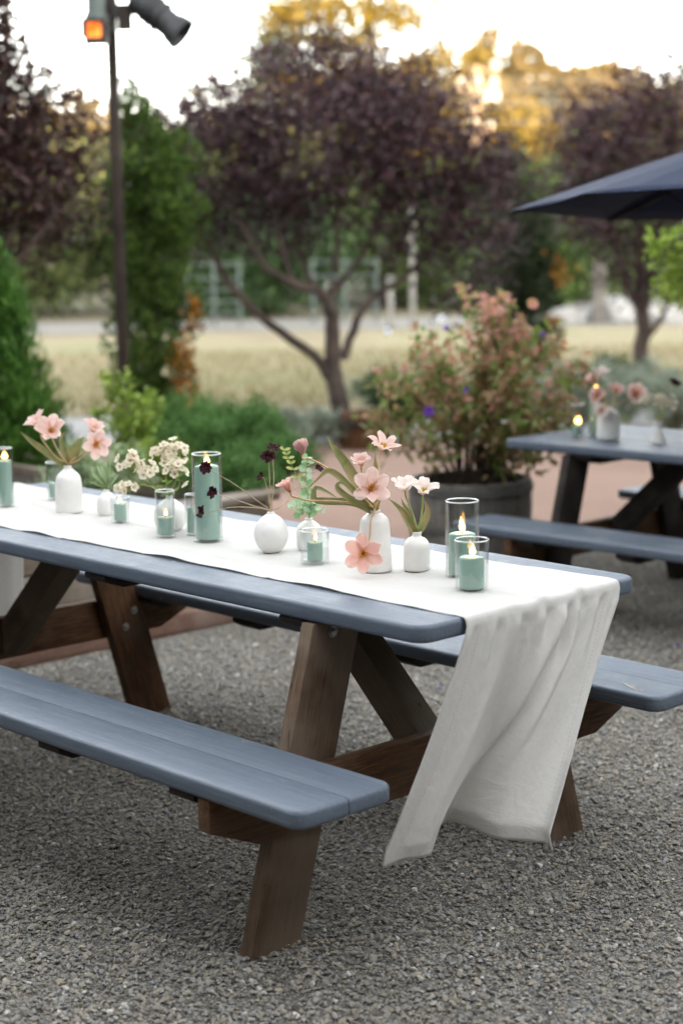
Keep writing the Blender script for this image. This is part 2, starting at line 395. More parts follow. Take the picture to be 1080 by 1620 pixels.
    b = NB('gravel_bed'); c = b.coord(); v = b.n('ShaderNodeTexVoronoi'); v.inputs['Scale'].default_value = 150; b.l(c, v.inputs['Vector'])
    sep = b.n('ShaderNodeSeparateColor'); b.l(v.outputs['Color'], sep.inputs[0])
    col = b.ramp(sep.outputs[0], [(0, (.12, .118, .114)), (.3, (.22, .215, .205)), (.55, (.29, .27, .235)), (.8, (.36, .325, .265)), (1, (.48, .46, .42))])
    big = b.noise(c, 1.1, 4); col = b.mix(b.ramp(big, [(.4, 0.), (.7, .3)]), col, (.09, .08, .068))
    dk = b.ramp(v.outputs['Distance'], [(.25, 1.), (.75, .25)]); col = b.mix(.8, col, dk, 'MULTIPLY')
    inv = b.n('ShaderNodeMath', _operation='SUBTRACT'); inv.inputs[0].default_value = 1; b.l(v.outputs['Distance'], inv.inputs[1])
    b.surf(b.bsdf(col, .9, b.bump(inv.outputs[0], .9, .008)))
    b = NB('stone'); oi = b.n('ShaderNodeObjectInfo'); c = b.coord(); n1 = b.noise(c, 160, 3)
    col = b.ramp(oi.outputs['Random'], [(0, (.108, .105, .100)), (.16, (.210, .209, .207)), (.32, (.295, .285, .268)), (.48, (.360, .325, .265)), (.64, (.235, .212, .180)), (.78, (.435, .38, .295)), (.89, (.265, .288, .318)), (.965, (.47, .43, .365)), (1, (.72, .71, .69))])
    col = b.mix(b.ramp(n1, [(.3, 0.), (.7, .35)]), col, (.20, .188, .168))
    gp = b.n('ShaderNodeNewGeometry'); pn = b.noise(gp.outputs['Position'], 2.3, 4, .6); col = b.mix(b.ramp(pn, [(.45, 0.), (.68, .5)]), col, (.20, .178, .145))
    b.surf(b.bsdf(col, .78, None, Specular__IOR__Level=.3))
    b = NB('patio'); c = b.coord(); n1 = b.noise(c, .8, 5); n2 = b.noise(c, 40, 5, .7)
    col = b.ramp(n1, [(.3, (.215, .130, .098)), (.7, (.285, .182, .140))]); col = b.mix(b.ramp(n2, [(.4, 0.), (.8, .5)]), col, (.34, .25, .20))
    b.surf(b.bsdf(col, .95, b.bump(n2, .6, .01)))
    b = NB('path'); c = b.coord(); n1 = b.noise(c, 1, 5); n2 = b.noise(c, 25, 5, .7)
    col = b.ramp(n1, [(.3, (.22, .22, .22)), (.7, (.30, .295, .29))]); col = b.mix(b.ramp(n2, [(.4, 0.), (.8, .4)]), col, (.14, .14, .135))
    b.surf(b.bsdf(col, .95, b.bump(n2, .6, .02)))
    b = NB('road'); c = b.coord(); n1 = b.noise(c, .7, 5); col = b.ramp(n1, [(.3, (.15, .142, .128)), (.7, (.21, .20, .18))]); b.surf(b.bsdf(col, .95))
    b = NB('dry_lawn'); c = b.coord((1, 1, 1)); n1 = b.noise(c, .35, 5); n2 = b.noise(c, 14, 6, .7)
    col = b.ramp(n1, [(.35, (.20, .165, .10)), (.5, (.25, .215, .12)), (.65, (.175, .185, .08))]); col = b.mix(b.ramp(n2, [(.35, 0.), (.75, .55)]), col, (.20, .16, .10))
    b.surf(b.bsdf(col, .95, b.bump(n2, .8, .05)))
    b = NB('hill'); c = b.coord(); n1 = b.noise(c, .05, 5); n2 = b.noise(c, .6, 5, .7)
    col = b.mix(b.ramp(n2, [(.4, 0.), (.7, .7)]), b.ramp(n1, [(.35, (.085, .068, .020)), (.65, (.15, .11, .042))]), (.075, .062, .018))
    b.surf(b.bsdf(col, .95))
make_materials()
M = MATS

# ------------------------------------------------------------------ the setting
def sheet(name, pts, z, m, kind='structure', sub=0):
    V = [(x, y, z) for x, y in pts]
    me = bpy.data.meshes.new(name); me.from_pydata(V, [], [tuple(range(len(V)))]); me.update()
    o = link(name, me, m); tag(o, kind=kind); return o
def gpoly(lst): return [tuple(gnd(u, d)[:2]) for u, d in lst]
sheet('ground', [(-900, -900), (900, -900), (900, 900), (-900, 900)], -.020, M['ground'])
GX = -2.93
sheet('gravel_court', [(GX, -12), (14, -12), (14, 9), (GX, 9)], -.004, M['gravel_bed'])
sheet('patio', [(GX-.12, -4), (GX-.12, 9)] + gpoly([(1700, 13.2), (420, 13.0), (300, 9.2), (-900, 8.5)]), -.008, M['patio'])
sheet('path', gpoly([(-1500, 13.3), (-1500, 15.4), (2600, 15.4), (2600, 13.3)]), -.012, M['path'])
sheet('lawn', gpoly([(-1500, 15.6), (-1500, 29.2), (2600, 29.2), (2600, 15.6)]), -.012, M['dry_lawn'])
sheet('road', gpoly([(-1500, 29.5), (-1500, 33.5), (2600, 33.5), (2600, 29.5)]), -.012, M['road'])

# hills: one sunlit ahead, one added unseen behind the viewer to shade the court
def hill(name, ridge, d0, d1, l0, l1, nd, nl, m):
    ds = np.linspace(d0, d1, nd); ls = np.linspace(l0, l1, nl); P = np.zeros((nd, nl, 3))
    for i, d in enumerate(ds):
        for j, l in enumerate(ls):
            q = CAM + d*FH + l*RH; P[i, j] = (q[0], q[1], ridge(d, l))
    me = grid_mesh(name, P); o = link(name, me, m); tag(o, kind='structure'); return o
def far_ridge(d, l):
    t = min(1, max(0, (d-62)/80.)); s = t*t*(3-2*t)
    h = 11.9 + 1.9*math.exp(-((l-12)/10.)**2) - 3.2*math.exp(-((l+14)/16.)**2) + .8*math.sin(l*.21) + .5*math.sin(l*.63+1)
    return -.1 + s*h
hill('far_hill', far_ridge, 60, 175, -90, 110, 40, 90, M['hill'])
def back_ridge(d, l):
    t = max(0, 1-abs(d+46)/14.); s = t*t*(3-2*t)
    return -.1 + s*(13.4 + .5*math.sin(l*.15) + .25*math.sin(l*.5))
hill('blocker_hill', back_ridge, -66, -26, -160, 160, 24, 80, M['hill'])

# the barn added unseen behind the viewer to cut the sky light
def blocker_barn():
    P0 = gnd(540, -3.4); ang = math.atan2(RH[1], RH[0])
    b = empty('blocker_barn', (P0[0], P0[1], 0), 'dark boarded barn added unseen behind the camera to block sky light', 'blocker_barn', rz=ang)
    W, Dp, He, Hr = 24.0, 10.0, 7.4, 10.2
    V = [(-W/2, 0, 0), (W/2, 0, 0), (W/2, 0, He), (-W/2, 0, He), (-W/2, -Dp, 0), (W/2, -Dp, 0), (W/2, -Dp, He), (-W/2, -Dp, He), (-W/2, -Dp/2, Hr), (W/2, -Dp/2, Hr)]
    me = bpy.data.meshes.new('wall'); me.from_pydata(V, [], [(0, 1, 2, 3), (5, 4, 7, 6), (1, 5, 6, 9, 2), (4, 0, 3, 8, 7)]); link('wall', me, M['dark_wood'], b)
    for x in np.arange(-W/2+.2, W/2, .42):
        prism('batten', [(0, 0), (0, .05), (He-.05, .05), (He-.05, 0)], .02, (x, .021, .02), (0, 0, 1), (1, 0, 0), M['dark_wood'], b, 0)
    k = .15
    for s in (0, 1):
        y0, y1 = (.45, -Dp/2) if s == 0 else (-Dp-.45, -Dp/2); z0 = He-.28
        me = bpy.data.meshes.new('roof'); me.from_pydata([(-W/2-.4, y0, z0), (W/2+.4, y0, z0), (W/2+.4, y1, Hr+k), (-W/2-.4, y1, Hr+k), (-W/2-.4, y0, z0+.12), (W/2+.4, y0, z0+.12), (W/2+.4, y1, Hr+k+.12), (-W/2-.4, y1, Hr+k+.12)], [], [(0, 1, 2, 3), (7, 6, 5, 4), (0, 4, 5, 1), (1, 5, 6, 2), (0, 3, 7, 4)])
        link('roof', me, M['dark_metal'], b)
    prism('door', [(0, 0), (0, 2.4), (2.6, 2.4), (2.6, 0)], .06, (-1.2, .10, .02), (0, 0, 1), (1, 0, 0), M['redwood'], b, .01)
blocker_barn()

# ---- gravel stones (a bed of loose stones: one object, instanced by geometry nodes)
def stone_mesh(i):
    bm = bmesh.new(); bmesh.ops.create_icosphere(bm, subdivisions=1, radius=1)
    r = random.Random(100+i)
    for v in bm.verts: v.co *= r.uniform(.62, 1.2)
    sx, sy, sz = r.uniform(.9, 1.35), r.uniform(.6, .9), r.uniform(.35, .6)
    for v in bm.verts: v.co = Vector((v.co.x*sx, v.co.y*sy, v.co.z*sz))*.0062
    me = from_bm(bm, 'gravel_stone'); me.materials.append(M['stone']); return me
def gravel():
    sc = bpy.data.collections.new('gravel_stones')
    for i in range(8):
        o = bpy.data.objects.new('gravel_stone', stone_mesh(i)); sc.objects.link(o)
    A = [gnd(u, d)[:2] for u, d in ((-1000, 2.35), (2080, 2.35), (1700, 4.6), (1500, 8.2), (1180, 10.2))]
    pts = [tuple(p) for p in A] + [(GX+.03, 6.0), (GX+.03, 0.1)] + [tuple(gnd(-420, 5.0)[:2])]
    V = [(x, y, 0) for x, y in pts]
    me = bpy.data.meshes.new('gravel'); me.from_pydata(V, [], [tuple(range(len(V)))]); me.update()
    o = link('gravel', me, M['stone']); tag(o, 'loose grey and tan crushed gravel covering the court under the tables', 'gravel', kind='stuff')
    o.location.z = -.0035
    ng = bpy.data.node_groups.new('gravel_scatter', 'GeometryNodeTree')
    ng.interface.new_socket('Geometry', in_out='INPUT', socket_type='NodeSocketGeometry'); ng.interface.new_socket('Geometry', in_out='OUTPUT', socket_type='NodeSocketGeometry')
    N = ng.nodes; L = ng.links
    gi = N.new('NodeGroupInput'); go = N.new('NodeGroupOutput')
    dp = N.new('GeometryNodeDistributePointsOnFaces'); nz = N.new('ShaderNodeTexNoise'); nz.inputs['Scale'].default_value = 1.9; nz.inputs['Detail'].default_value = 3
    po = N.new('GeometryNodeInputPosition'); L.new(po.outputs[0], nz.inputs['Vector'])
    mrr = N.new('ShaderNodeMapRange'); mrr.inputs['From Min'].default_value = .36; mrr.inputs['From Max'].default_value = .56; mrr.inputs['To Min'].default_value = 4200; mrr.inputs['To Max'].default_value = 15500; L.new(nz.outputs[0], mrr.inputs['Value'])
    L.new(mrr.outputs[0], dp.inputs['Density'])
    ci = N.new('GeometryNodeCollectionInfo'); ci.inputs['Collection'].default_value = sc; ci.inputs['Separate Children'].default_value = True; ci.inputs['Reset Children'].default_value = True
    ip = N.new('GeometryNodeInstanceOnPoints'); ip.inputs['Pick Instance'].default_value = True
    rr = N.new('FunctionNodeRandomValue'); rr.data_type = 'FLOAT_VECTOR'; rr.inputs[0].default_value = (-.55, -.55, 0); rr.inputs[1].default_value = (.55, .55, 6.283)
    rs = N.new('FunctionNodeRandomValue'); rs.data_type = 'FLOAT'; rs.inputs[2].default_value = 0; rs.inputs[3].default_value = 1; rs.inputs['Seed'].default_value = 5
    pw = N.new('ShaderNodeMath'); pw.operation = 'POWER'; pw.inputs[1].default_value = 2.2
    ml = N.new('ShaderNodeMath'); ml.operation = 'MULTIPLY_ADD'; ml.inputs[1].default_value = 1.15; ml.inputs[2].default_value = .52
    rz = N.new('FunctionNodeRandomValue'); rz.data_type = 'FLOAT_VECTOR'; rz.inputs[0].default_value = (0, 0, -.001); rz.inputs[1].default_value = (0, 0, .007); rz.inputs['Seed'].default_value = 9
    sp = N.new('GeometryNodeSetPosition')
    L.new(gi.outputs[0], dp.inputs['Mesh']); L.new(dp.outputs['Points'], sp.inputs['Geometry']); L.new(rz.outputs[0], sp.inputs['Offset'])
    L.new(sp.outputs[0], ip.inputs['Points']); L.new(ci.outputs[0], ip.inputs['Instance']); L.new(rr.outputs[0], ip.inputs['Rotation'])
    L.new(rs.outputs[1], pw.inputs[0]); L.new(pw.outputs[0], ml.inputs[0]); L.new(ml.outputs[0], ip.inputs['Scale']); L.new(ip.outputs[0], go.inputs[0])
    md = o.modifiers.new('scatter', 'NODES'); md.node_group = ng
gravel()

# ------------------------------------------------------------------ picnic tables
WT, YB, WB, HT, HB, TH, LEN = .745, .076, .273, .76, .445, .040, 2.44
def rounded_plank(name, x0, x1, y0, y1, z0, z1, m, parent, corners, r=.035, bevel=.007):
    """plank lying along x; corners: set of (sx, sy) that are rounded in plan"""
    poly = []
    for sx, sy in ((0, 0), (1, 0), (1, 1), (0, 1)):
        X = (x0, x1)[sx]; Y = (y0, y1)[sy]
        if (sx, sy) in corners:
            cx = X + (r if sx == 0 else -r); cy = Y + (r if sy == 0 else -r)
            a0 = {(0, 0): 180, (1, 0): 270, (1, 1): 0, (0, 1): 90}[(sx, sy)]
            for k in range(6):
                a = math.radians(a0 + 90*k/5); poly.append((cx + r*math.cos(a), cy + r*math.sin(a)))
        else: poly.append((X, Y))
    ox = rnd.uniform(0, 3)
    bm = bmesh.new(); vs = [bm.verts.new((a, b, z0)) for a, b in poly]; f = bm.faces.new(vs)
    ex = bmesh.ops.extrude_face_region(bm, geom=[f])
    for v in [g for g in ex['geom'] if isinstance(g, bmesh.types.BMVert)]: v.co.z = z1
    bmesh.ops.recalc_face_normals(bm, faces=bm.faces)
    eds = [e for e in bm.edges if abs(e.verts[0].co.z-e.verts[1].co.z) < 1e-6]
    def soft(e):
        # outer edges of the whole top are well rounded, edges between planks only eased
        return bevel
    inner = []; outer = []
    for e in eds:
        ym = (e.verts[0].co.y+e.verts[1].co.y)/2
        side = 0 if abs(ym-y0) < 1e-5 else (1 if abs(ym-y1) < 1e-5 else None)
        if side is not None and not any(c[1] == side for c in corners): inner.append(e)
        else: outer.append(e)
    bmesh.ops.bevel(bm, geom=outer, offset=bevel, segments=3, affect='EDGES', profile=.5, clamp_overlap=True)
    inner = [e for e in bm.edges if e.is_valid and abs(e.verts[0].co.z-z1) < 1e-5 and abs(e.verts[1].co.z-z1) < 1e-5 and any(abs(e.verts[0].co.y-yy) < 1e-5 and abs(e.verts[1].co.y-yy) < 1e-5 for yy in (y0, y1))]
    if inner: bmesh.ops.bevel(bm, geom=inner, offset=.0025, segments=2, affect='EDGES', profile=.5, clamp_overlap=True)
    me = from_bm(bm, name); smooth_by_angle(me, 32)
    return link(name, me, m, parent)
def bolt(parent, loc, axis):
    me = lathe('bolt', [(0, 0), (.013, 0), (.013, .002), (.008, .002), (.008, .006), (.005, .008), (0, .008)], 14)
    o = link('bolt', me, M['metal'], parent); o.matrix_local = Matrix.Translation(Vector(loc)) @ ortho(axis).to_4x4(); return o
def picnic_table(loc, rz, label, frames, foot=0.0, battens=(-.41, -1.16, -2.02), seat_battens=(-.385, -.88, -1.56, -2.05), frame_mats=('redwood', 'grey_wood'), details=True):
    t = empty('picnic_table', loc, label, 'picnic table', 'picnic tables', rz)
    W5 = WT/5
    for i in range(5):
        cs = set()
        if i == 0: cs = {(0, 0), (1, 0)}
        if i == 4: cs = {(0, 1), (1, 1)}
        rounded_plank('tabletop_plank', -LEN, 0, i*W5+(.0012 if i else 0), (i+1)*W5-(.0012 if i < 4 else 0), HT-TH, HT-.0008*(i % 2), M['paint'], t, cs, r=.042, bevel=.010)
    for side in (0, 1):
        y0 = -YB-WB if side == 0 else WT+YB
        h = WB/2
        for k in (0, 1):
            cs = {(0, 0), (1, 0)} if k == 0 else {(0, 1), (1, 1)}
            rounded_plank('seat_plank', -LEN, 0, y0+k*h+(.0012 if k else 0), y0+(k+1)*h-(.0012 if k == 0 else 0), HB-TH, HB-.0006*k, M['paint'], t, cs, r=.036, bevel=.010)
    zt = HT-TH-.001; zs = HB-TH-.001
    for fi, (xo, sgn) in enumerate(frames):
        # xo: outer face of the seat support, sgn: +1 when the outer side is towards +x
        mt = M['redwood']
        x = xo if sgn > 0 else xo
        yl, yr = -YB-WB+.006, WT+YB+WB-.006
        prof = [(yl, zs), (yl, zs-.072), (yl+.136, zs-.130), (yr-.136, zs-.130), (yr, zs-.072), (yr, zs)]
        poly = [(a-yl, b-zs) for a, b in prof]
        prism('seat_support', poly, .038, (x-(.038 if sgn > 0 else 0), yl, zs), (0, 1, 0), (0, 0, 1), mt, t, .003)
        # legs on the inner side of the support
        xi = x-.0385-.040 if sgn > 0 else x+.0385
        for side in (0, 1):
            s = 1 if side == 0 else -1
            yf = -.208 if side == 0 else WT+.208
            yt = -.002 if side == 0 else WT+.002
            zb, ztp = foot-.006, zt-.002
            slope = (yt-yf)/(.722)
            w = .150*s
            A = np.array([yf+slope*zb, zb]); B = np.array([yf+slope*ztp, ztp])
            ax = (B-A)/np.linalg.norm(B-A); ay = np.array([-ax[1], ax[0]])*(1 if True else 1)
            pts = [A, B, B+np.array([w, 0]), A+np.array([w, 0])]
            poly = [(float(np.dot(q-A, ax)), float(np.dot(q-A, ay))) for q in pts]
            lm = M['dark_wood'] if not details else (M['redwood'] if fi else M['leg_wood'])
            prism('leg', poly, .040, (xi, A[0], A[1]), (0, ax[0], ax[1]), (0, ay[0], ay[1]), lm, t, .004)
            if details:
                bolt(t, (xi+(.0405 if sgn > 0 else -.0005), yt+s*.055, ztp-.025), (sgn, 0, 0))
                bolt(t, (x+(.0005 if sgn > 0 else -.0005), yf+slope*.33+s*.05, .335), (sgn, 0, 0))
                bolt(t, (xi+(-.0005 if sgn > 0 else .0405), yf+slope*.36+s*.04, .36), (-sgn, 0, 0))
                bolt(t, (xi+(-.0005 if sgn > 0 else .0405), yf+slope*.31+s*.09, .31), (-sgn, 0, 0))
        # diagonal brace from the support up to the middle of the top
        bx = x-.041 if sgn > 0 else x+.041
        dx = -sgn
        A = np.array([bx, zs-.115]); B = np.array([bx+dx*.36, zt-.002])
        wv = np.array([0, .105])
        pts = [A, A+wv*1.15, B+np.array([-dx*.0, 0])*1, B+np.array([dx*.115, 0])]
        pts = [np.array([bx, zs-.12]), np.array([bx, zs-.005]), np.array([bx+dx*.335, zt-.002]), np.array([bx+dx*.455, zt-.002])]
        ax = (pts[3]-pts[0])/np.linalg.norm(pts[3]-pts[0]); ay = np.array([-ax[1], ax[0]])
        poly = [(float(np.dot(q-pts[0], ax)), float(np.dot(q-pts[0], ay))) for q in pts]
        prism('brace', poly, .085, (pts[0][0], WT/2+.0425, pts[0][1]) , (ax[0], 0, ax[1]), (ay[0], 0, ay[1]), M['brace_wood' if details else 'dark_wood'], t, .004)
    for bxx in battens:
        prof = [(0, 0), (0, -.014), (.06, -.038), (WT-.08, -.038), (WT-.02, -.014), (WT-.02, 0)]
        prism('batten', prof, .088, (bxx-.044, .010, zt), (0, 1, 0), (0, 0, 1), M['dark_wood'], t, .003)
    for bxx in seat_battens:
        for y0 in (-YB-WB+.012, WT+YB+.012):
            ww = WB-.024
            prof = [(0, 0), (0, -.016), (.04, -.036), (ww-.04, -.036), (ww, -.016), (ww, 0)]
            prism('seat_batten', prof, .085, (bxx-.0425, y0, zs), (0, 1, 0), (0, 0, 1), M['dark_wood'], t, .003)
    return t
# legs and braces: same lumber, more and less weathered
def wood_variant(nm, dark, mid, lite, wear, base=.48):
    b = NB(nm); c = b.coord((1.2, 14, 14)); c2 = b.coord()
    g = b.noise(c, 7, 7, .65, 1.2); big = b.noise(c2, 4, 4); knots = b.noise(b.coord((4, 12, 12)), 2.2, 2, .4, 2.)
    ln = b.noise(b.coord((1.5, 55, 55)), 6, 3, .6, .5); col = b.ramp(g, [(.28, dark), (.5, mid), (.72, lite)]); col = b.mix(b.ramp(ln, [(.36, .6), (.56, 0.)]), col, dark)
    col = b.mix(b.ramp(big, [(base-.12, 0.), (base+.15, .7)]), col, wear)
    col = b.mix(b.ramp(knots, [(.69, 0.), (.76, .75)]), col, dark)
    b.surf(b.bsdf(col, .68, b.bump(g, .55, .003), Specular__IOR__Level=.25))
wood_variant('leg_wood', (.032, .018, .010), (.105, .060, .035), (.185, .115, .073), (.26, .20, .15))
wood_variant('post_wood', (.008, .005, .004), (.018, .012, .010), (.032, .022, .018), (.04, .028, .022))
wood_variant('brace_wood', (.028, .018, .010), (.085, .055, .033), (.145, .098, .060), (.165, .13, .09))
t1 = picnic_table((0, 0, 0), 0, 'blue-grey painted picnic table in the foreground carrying the white linen runner', ((-.285, 1), (-2.155, -1)))
T2 = (-2.457, 3.078, -.071); T2R = .0284
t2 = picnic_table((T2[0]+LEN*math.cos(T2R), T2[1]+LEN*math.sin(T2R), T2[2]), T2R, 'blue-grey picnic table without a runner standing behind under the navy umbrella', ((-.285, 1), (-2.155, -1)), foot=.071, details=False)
# a worn patch of bare wood on the far seat of the near table
bm = bmesh.new()
for pl in ([(0, 0), (.02, .003), (.05, .001), (.085, .006), (.10, .005), (.08, .009), (.05, .008), (.02, .007)], [(.03, .012), (.05, .011), (.066, .015), (.05, .017)], [(.075, .012), (.09, .014), (.097, .020), (.085, .018)]):
    bm.faces.new([bm.verts.new((a, b, 0)) for a, b in pl])
o = link('paint_chip', from_bm(bm, 'paint_chip'), M['bare_wood'], t1); o.location = (-.16, WT+YB+.065, HB+.0012); o.rotation_euler = (0, 0, -.5)

# ------------------------------------------------------------------ linen runner
def runner():
    ns = 71; sv = np.linspace(0, 1, ns)
    # bottom edge of the near hanging end: plan position and height, wind-blown into one deep fold
    key_s = [0, .10, .22, .265, .33, .45, .60, .80, .92, 1.0]
    key_P = [(-.060, -.062, .238), (-.050, -.010, .244), (-.028, .050, .246), (-.060, .105, .262), (-.128, .200, .262), (-.075, .213, .262), (.012, .222, .250), (.062, .262, .246), (.095, .285, .244), (.128, .268, .238)]
    kb = spline(key_P, 400); ks = np.interp(np.linspace(0, len(key_s)-1, 400), np.arange(len(key_s)), key_s)
    bot = np.stack([np.interp(sv, ks, kb[:, i]) for i in range(3)], 1)
    yn = .128; yf = .655
    rows = []; row_kind = []
    zt = HT+.0014
    xs = np.concatenate([np.linspace(-LEN-.0, -.02, 190)])
    hang_l = np.linspace(1, 0, 26)[:-1]
    for t in hang_l:
        P = np.zeros((ns, 3)); amp = .018*t
        P[:, 0] = -LEN-.006-.015*t - amp*np.sin(sv*15+.5) - .012*t*np.sin(sv*33)
        P[:, 1] = .112+sv*.525 + .02*t*np.sin(sv*7)
        P[:, 2] = zt-.004-t*.53
        rows.append(P)
    for x in xs:
        P = np.zeros((ns, 3)); k = (x+LEN)/LEN
        edge_n = .105+(yn-.105)*min(1, k*1.6) + .0014*math.sin(x*9)+.001*math.sin(x*23+1)
        edge_f = .632+.020*k + .003*math.sin(x*7+2)
        P[:, 0] = x; P[:, 1] = edge_n+(edge_f-edge_n)*sv
        w = (.0012*np.sin(x*13+sv*9)+.0009*np.sin(x*31-sv*17)+.0010*np.sin(sv*26+x*5))
        cre = .0080*np.exp(-((sv-.5-.33*math.sin(x*1.7))/.035)**2)*(.5+.5*math.sin(x*6+1))
        cre += .007*np.exp(-((sv-.72+.10*x)/.03)**2)*(.5+.5*math.sin(x*4)) + .005*np.exp(-((sv-.25-.16*x-.5)/.022)**2)*(.5+.5*math.sin(x*5+2)) + .0025*math.exp(-((x+.62)/.012)**2) + .0025*math.exp(-((x+1.45)/.012)**2)
        lift = .006*np.maximum(0, math.sin(x*17)*math.sin(x*5.1+.4))*np.exp(-(sv/.03)**2)
        P[:, 2] = zt+.0016+np.maximum(-.0018, w)+cre+lift
        rows.append(P)
    top = rows[-1].copy()
    # bend over the table end
    for a in (25, 50, 75):
        P = top.copy(); ar = math.radians(a); P[:, 0] = -.006+.014*math.sin(ar)+.002; P[:, 2] = top[:, 2]-.014*(1-math.cos(ar)); rows.append(P)
    start = rows[-1].copy(); start[:, 2] -= .010; start[:, 0] = .0115
    nh = 60
    for k in range(nh):
        t = k/(nh-1); P = np.zeros((ns, 3))
        e = min(1, t/.93)**1.08; ez = t
        de = t**1.25                         # the edge hugs the table before the wind takes it
        swing = np.sin(t*math.pi)
        P[:, 0] = start[:, 0]+(bot[:, 0]-start[:, 0])*de
        P[:, 1] = start[:, 1]+(bot[:, 1]-start[:, 1])*e
        P[:, 2] = start[:, 2]+(bot[:, 2]-start[:, 2])*ez
        # gathers fanning from the bend, and soft vertical waves lower down
        g = math.exp(-(t/.20)**2)*min(1, t/.05)
        P[:, 0] += .0105*g*np.sin(sv*46+1.2*np.sin(sv*9))*(.35+.65*np.exp(-((sv-.62)/.25)**2)) + .004*g*np.sin(sv*83)
        f1 = sv-.62+.42*t; f2 = sv-.80+.44*t
        P[:, 0] += .026*swing*np.exp(-(f1/.055)**2)*(1-.55*t) - .020*swing*np.exp(-((f1-.085)/.05)**2)*(1-.55*t) + .011*swing*np.exp(-(f2/.035)**2)*(1-.8*t) - .008*swing*np.exp(-((f2-.06)/.035)**2)*(1-.8*t) + .007*swing*np.exp(-((sv-.30+.16*t)/.03)**2)
        P[:, 0] += .018*swing*np.sin(sv*math.pi)+.006*t*np.sin(sv*12+t*3)
        P[:, 0] = np.maximum(P[:, 0], .0035-.40*max(0, t-.05)) if t > .07 else np.maximum(P[:, 0], .0065)
        rows.append(P)
    G = np.array(rows)
    me = grid_mesh('table_runner', G)
    o = link('table_runner', me, M['linen'])
    tag(o, 'white linen runner along the near table, its end hanging down and blown sideways', 'table runner')
    so = o.modifiers.new('thick', 'SOLIDIFY'); so.thickness = .0011; so.offset = 0
    # doubled hems round the near end, hem-stitched
    nr, nc = G.shape[:2]; i0 = nr-nh-3
    nrm = np.cross(np.gradient(G, axis=0), np.gradient(G, axis=1)); nrm /= np.linalg.norm(nrm, axis=2)[..., None]+1e-9
    off = G - nrm*.0009; off2 = G + nrm*.0009
    hb = 5                                   # rows in the bottom hem
    def hem(Pg):
        h = link('hem', grid_mesh('hem', Pg), M['linen_hem'], o); s2 = h.modifiers.new('thick', 'SOLIDIFY'); s2.thickness = .0005; s2.offset = 0
    for gg in (off,):
        hem(gg[i0:, nc-7:]); hem(gg[nr-hb:, :nc-6]); hem(gg[i0:nr-hb+1, :7])
    # hem stitches
    dash = []
    for gg in (G + nrm*.0016, G - nrm*.0024):
        for path in (gg[i0+6:nr-hb+1, nc-7], gg[nr-hb, 6:nc-6], gg[i0+6:nr-hb+1, 6]):
            Q = spline(path, 110)
            for q in range(0, len(Q)-1, 2): dash.append((np.array([Q[q], Q[q]*.35+Q[q+1]*.65]), .00042))
    hst = link('hem_stitch', tubes('hem_stitch', dash, 4), M['thread'], o); hst['kind'] = 'stuff'
    return o
runner()

# ------------------------------------------------------------------ vases, glasses, candles
ZC = HT+.0046                       # top of the runner
def base_at(u, v, r, z=ZC):
    """centre of a round base of radius r whose front lower rim is seen at (u, v)"""
    P = on_z(u, v, z); P = P + r*FH; return np.array([P[0], P[1], z])
def px_m(P): return F_PX/depth(P)
def vase(u, v, prof_px, label, z=ZC, foot=True, name='bud_vase', ribs=0):
    """prof_px: (radius, height) in photograph pixels from base to mouth"""
    r0 = prof_px[0][0]; P = base_at(u, v, 0, z); s = px_m(P); P = base_at(u, v, r0/s, z)
    pr = [(a/s, b/s*1.02) for a, b in prof_px]
    q = spline([(a, b, 0) for a, b in pr], 34)
    outer = [(max(.001, x), max(0, y)) for x, y, _ in q]
    mr, mh = outer[-1]
    prof = [(0, .0012), (max(.004, outer[0][0]-.003), .0012)] + outer[0:] + [(mr-.0012, mh+.0012), (mr-.0026, mh), (mr-.0030, mh-.012), (mr*.8, mh-.03), (0, mh-.035)]
    root = empty(name, P, label, 'vase')
    me = lathe('body', prof, 44, 50)
    if ribs:
        for vtx in me.vertices:
            a = math.atan2(vtx.co.y, vtx.co.x); k = 1+.05*math.cos(a*ribs); vtx.co.x *= k; vtx.co.y *= k
    link('body', me, M['ceramic'], root)
    if foot:
        r = outer[0][0]
        link('foot_ring', lathe('foot_ring', [(r-.004, 0), (r-.0006, 0), (r+.0006, .0012), (r+.0011, .0034), (r-.003, .0034), (r-.004, 0)], 40), M['bisque'], root)
    top = np.array([P[0], P[1], z+mh])
    return root, top
def glass(u, v, w_px, h_px, label, z=ZC, lip=0):
    P = base_at(u, v, 0, z); s = px_m(P); R = w_px/2/s; P = base_at(u, v, R, z); H = h_px/s
    w = .0026; R2 = R*(1+lip)
    prof = [(0, .0), (R-.002, .0), (R, .002), (R2, H-.001), (R2-w/2, H), (R2-w, H-.001), (R-w, .009), (R-w-.003, .007), (0, .0065)]
    o = link('candle_glass', lathe('candle_glass', prof, 56, 40), M['glass']); o.location = P
    link('rim', lathe('rim', [(R2-w, H-.0012), (R2-w*.5, H+.0008), (R2+.0003, H-.0002), (R2+.0004, H-.0022), (R2-w*.5, H-.003), (R2-w, H-.0012)], 56, 80), M['glass_rim'], o)
    tag(o, label, 'glass'); return P, s, R
def flame_mesh(h, r):
    pr = [(0, 0), (r*.55, h*.06), (r*.9, h*.18), (r, h*.30), (r*.86, h*.46), (r*.6, h*.64), (r*.3, h*.82), (0, h)]
    return lathe('flame', pr, 14, 80)
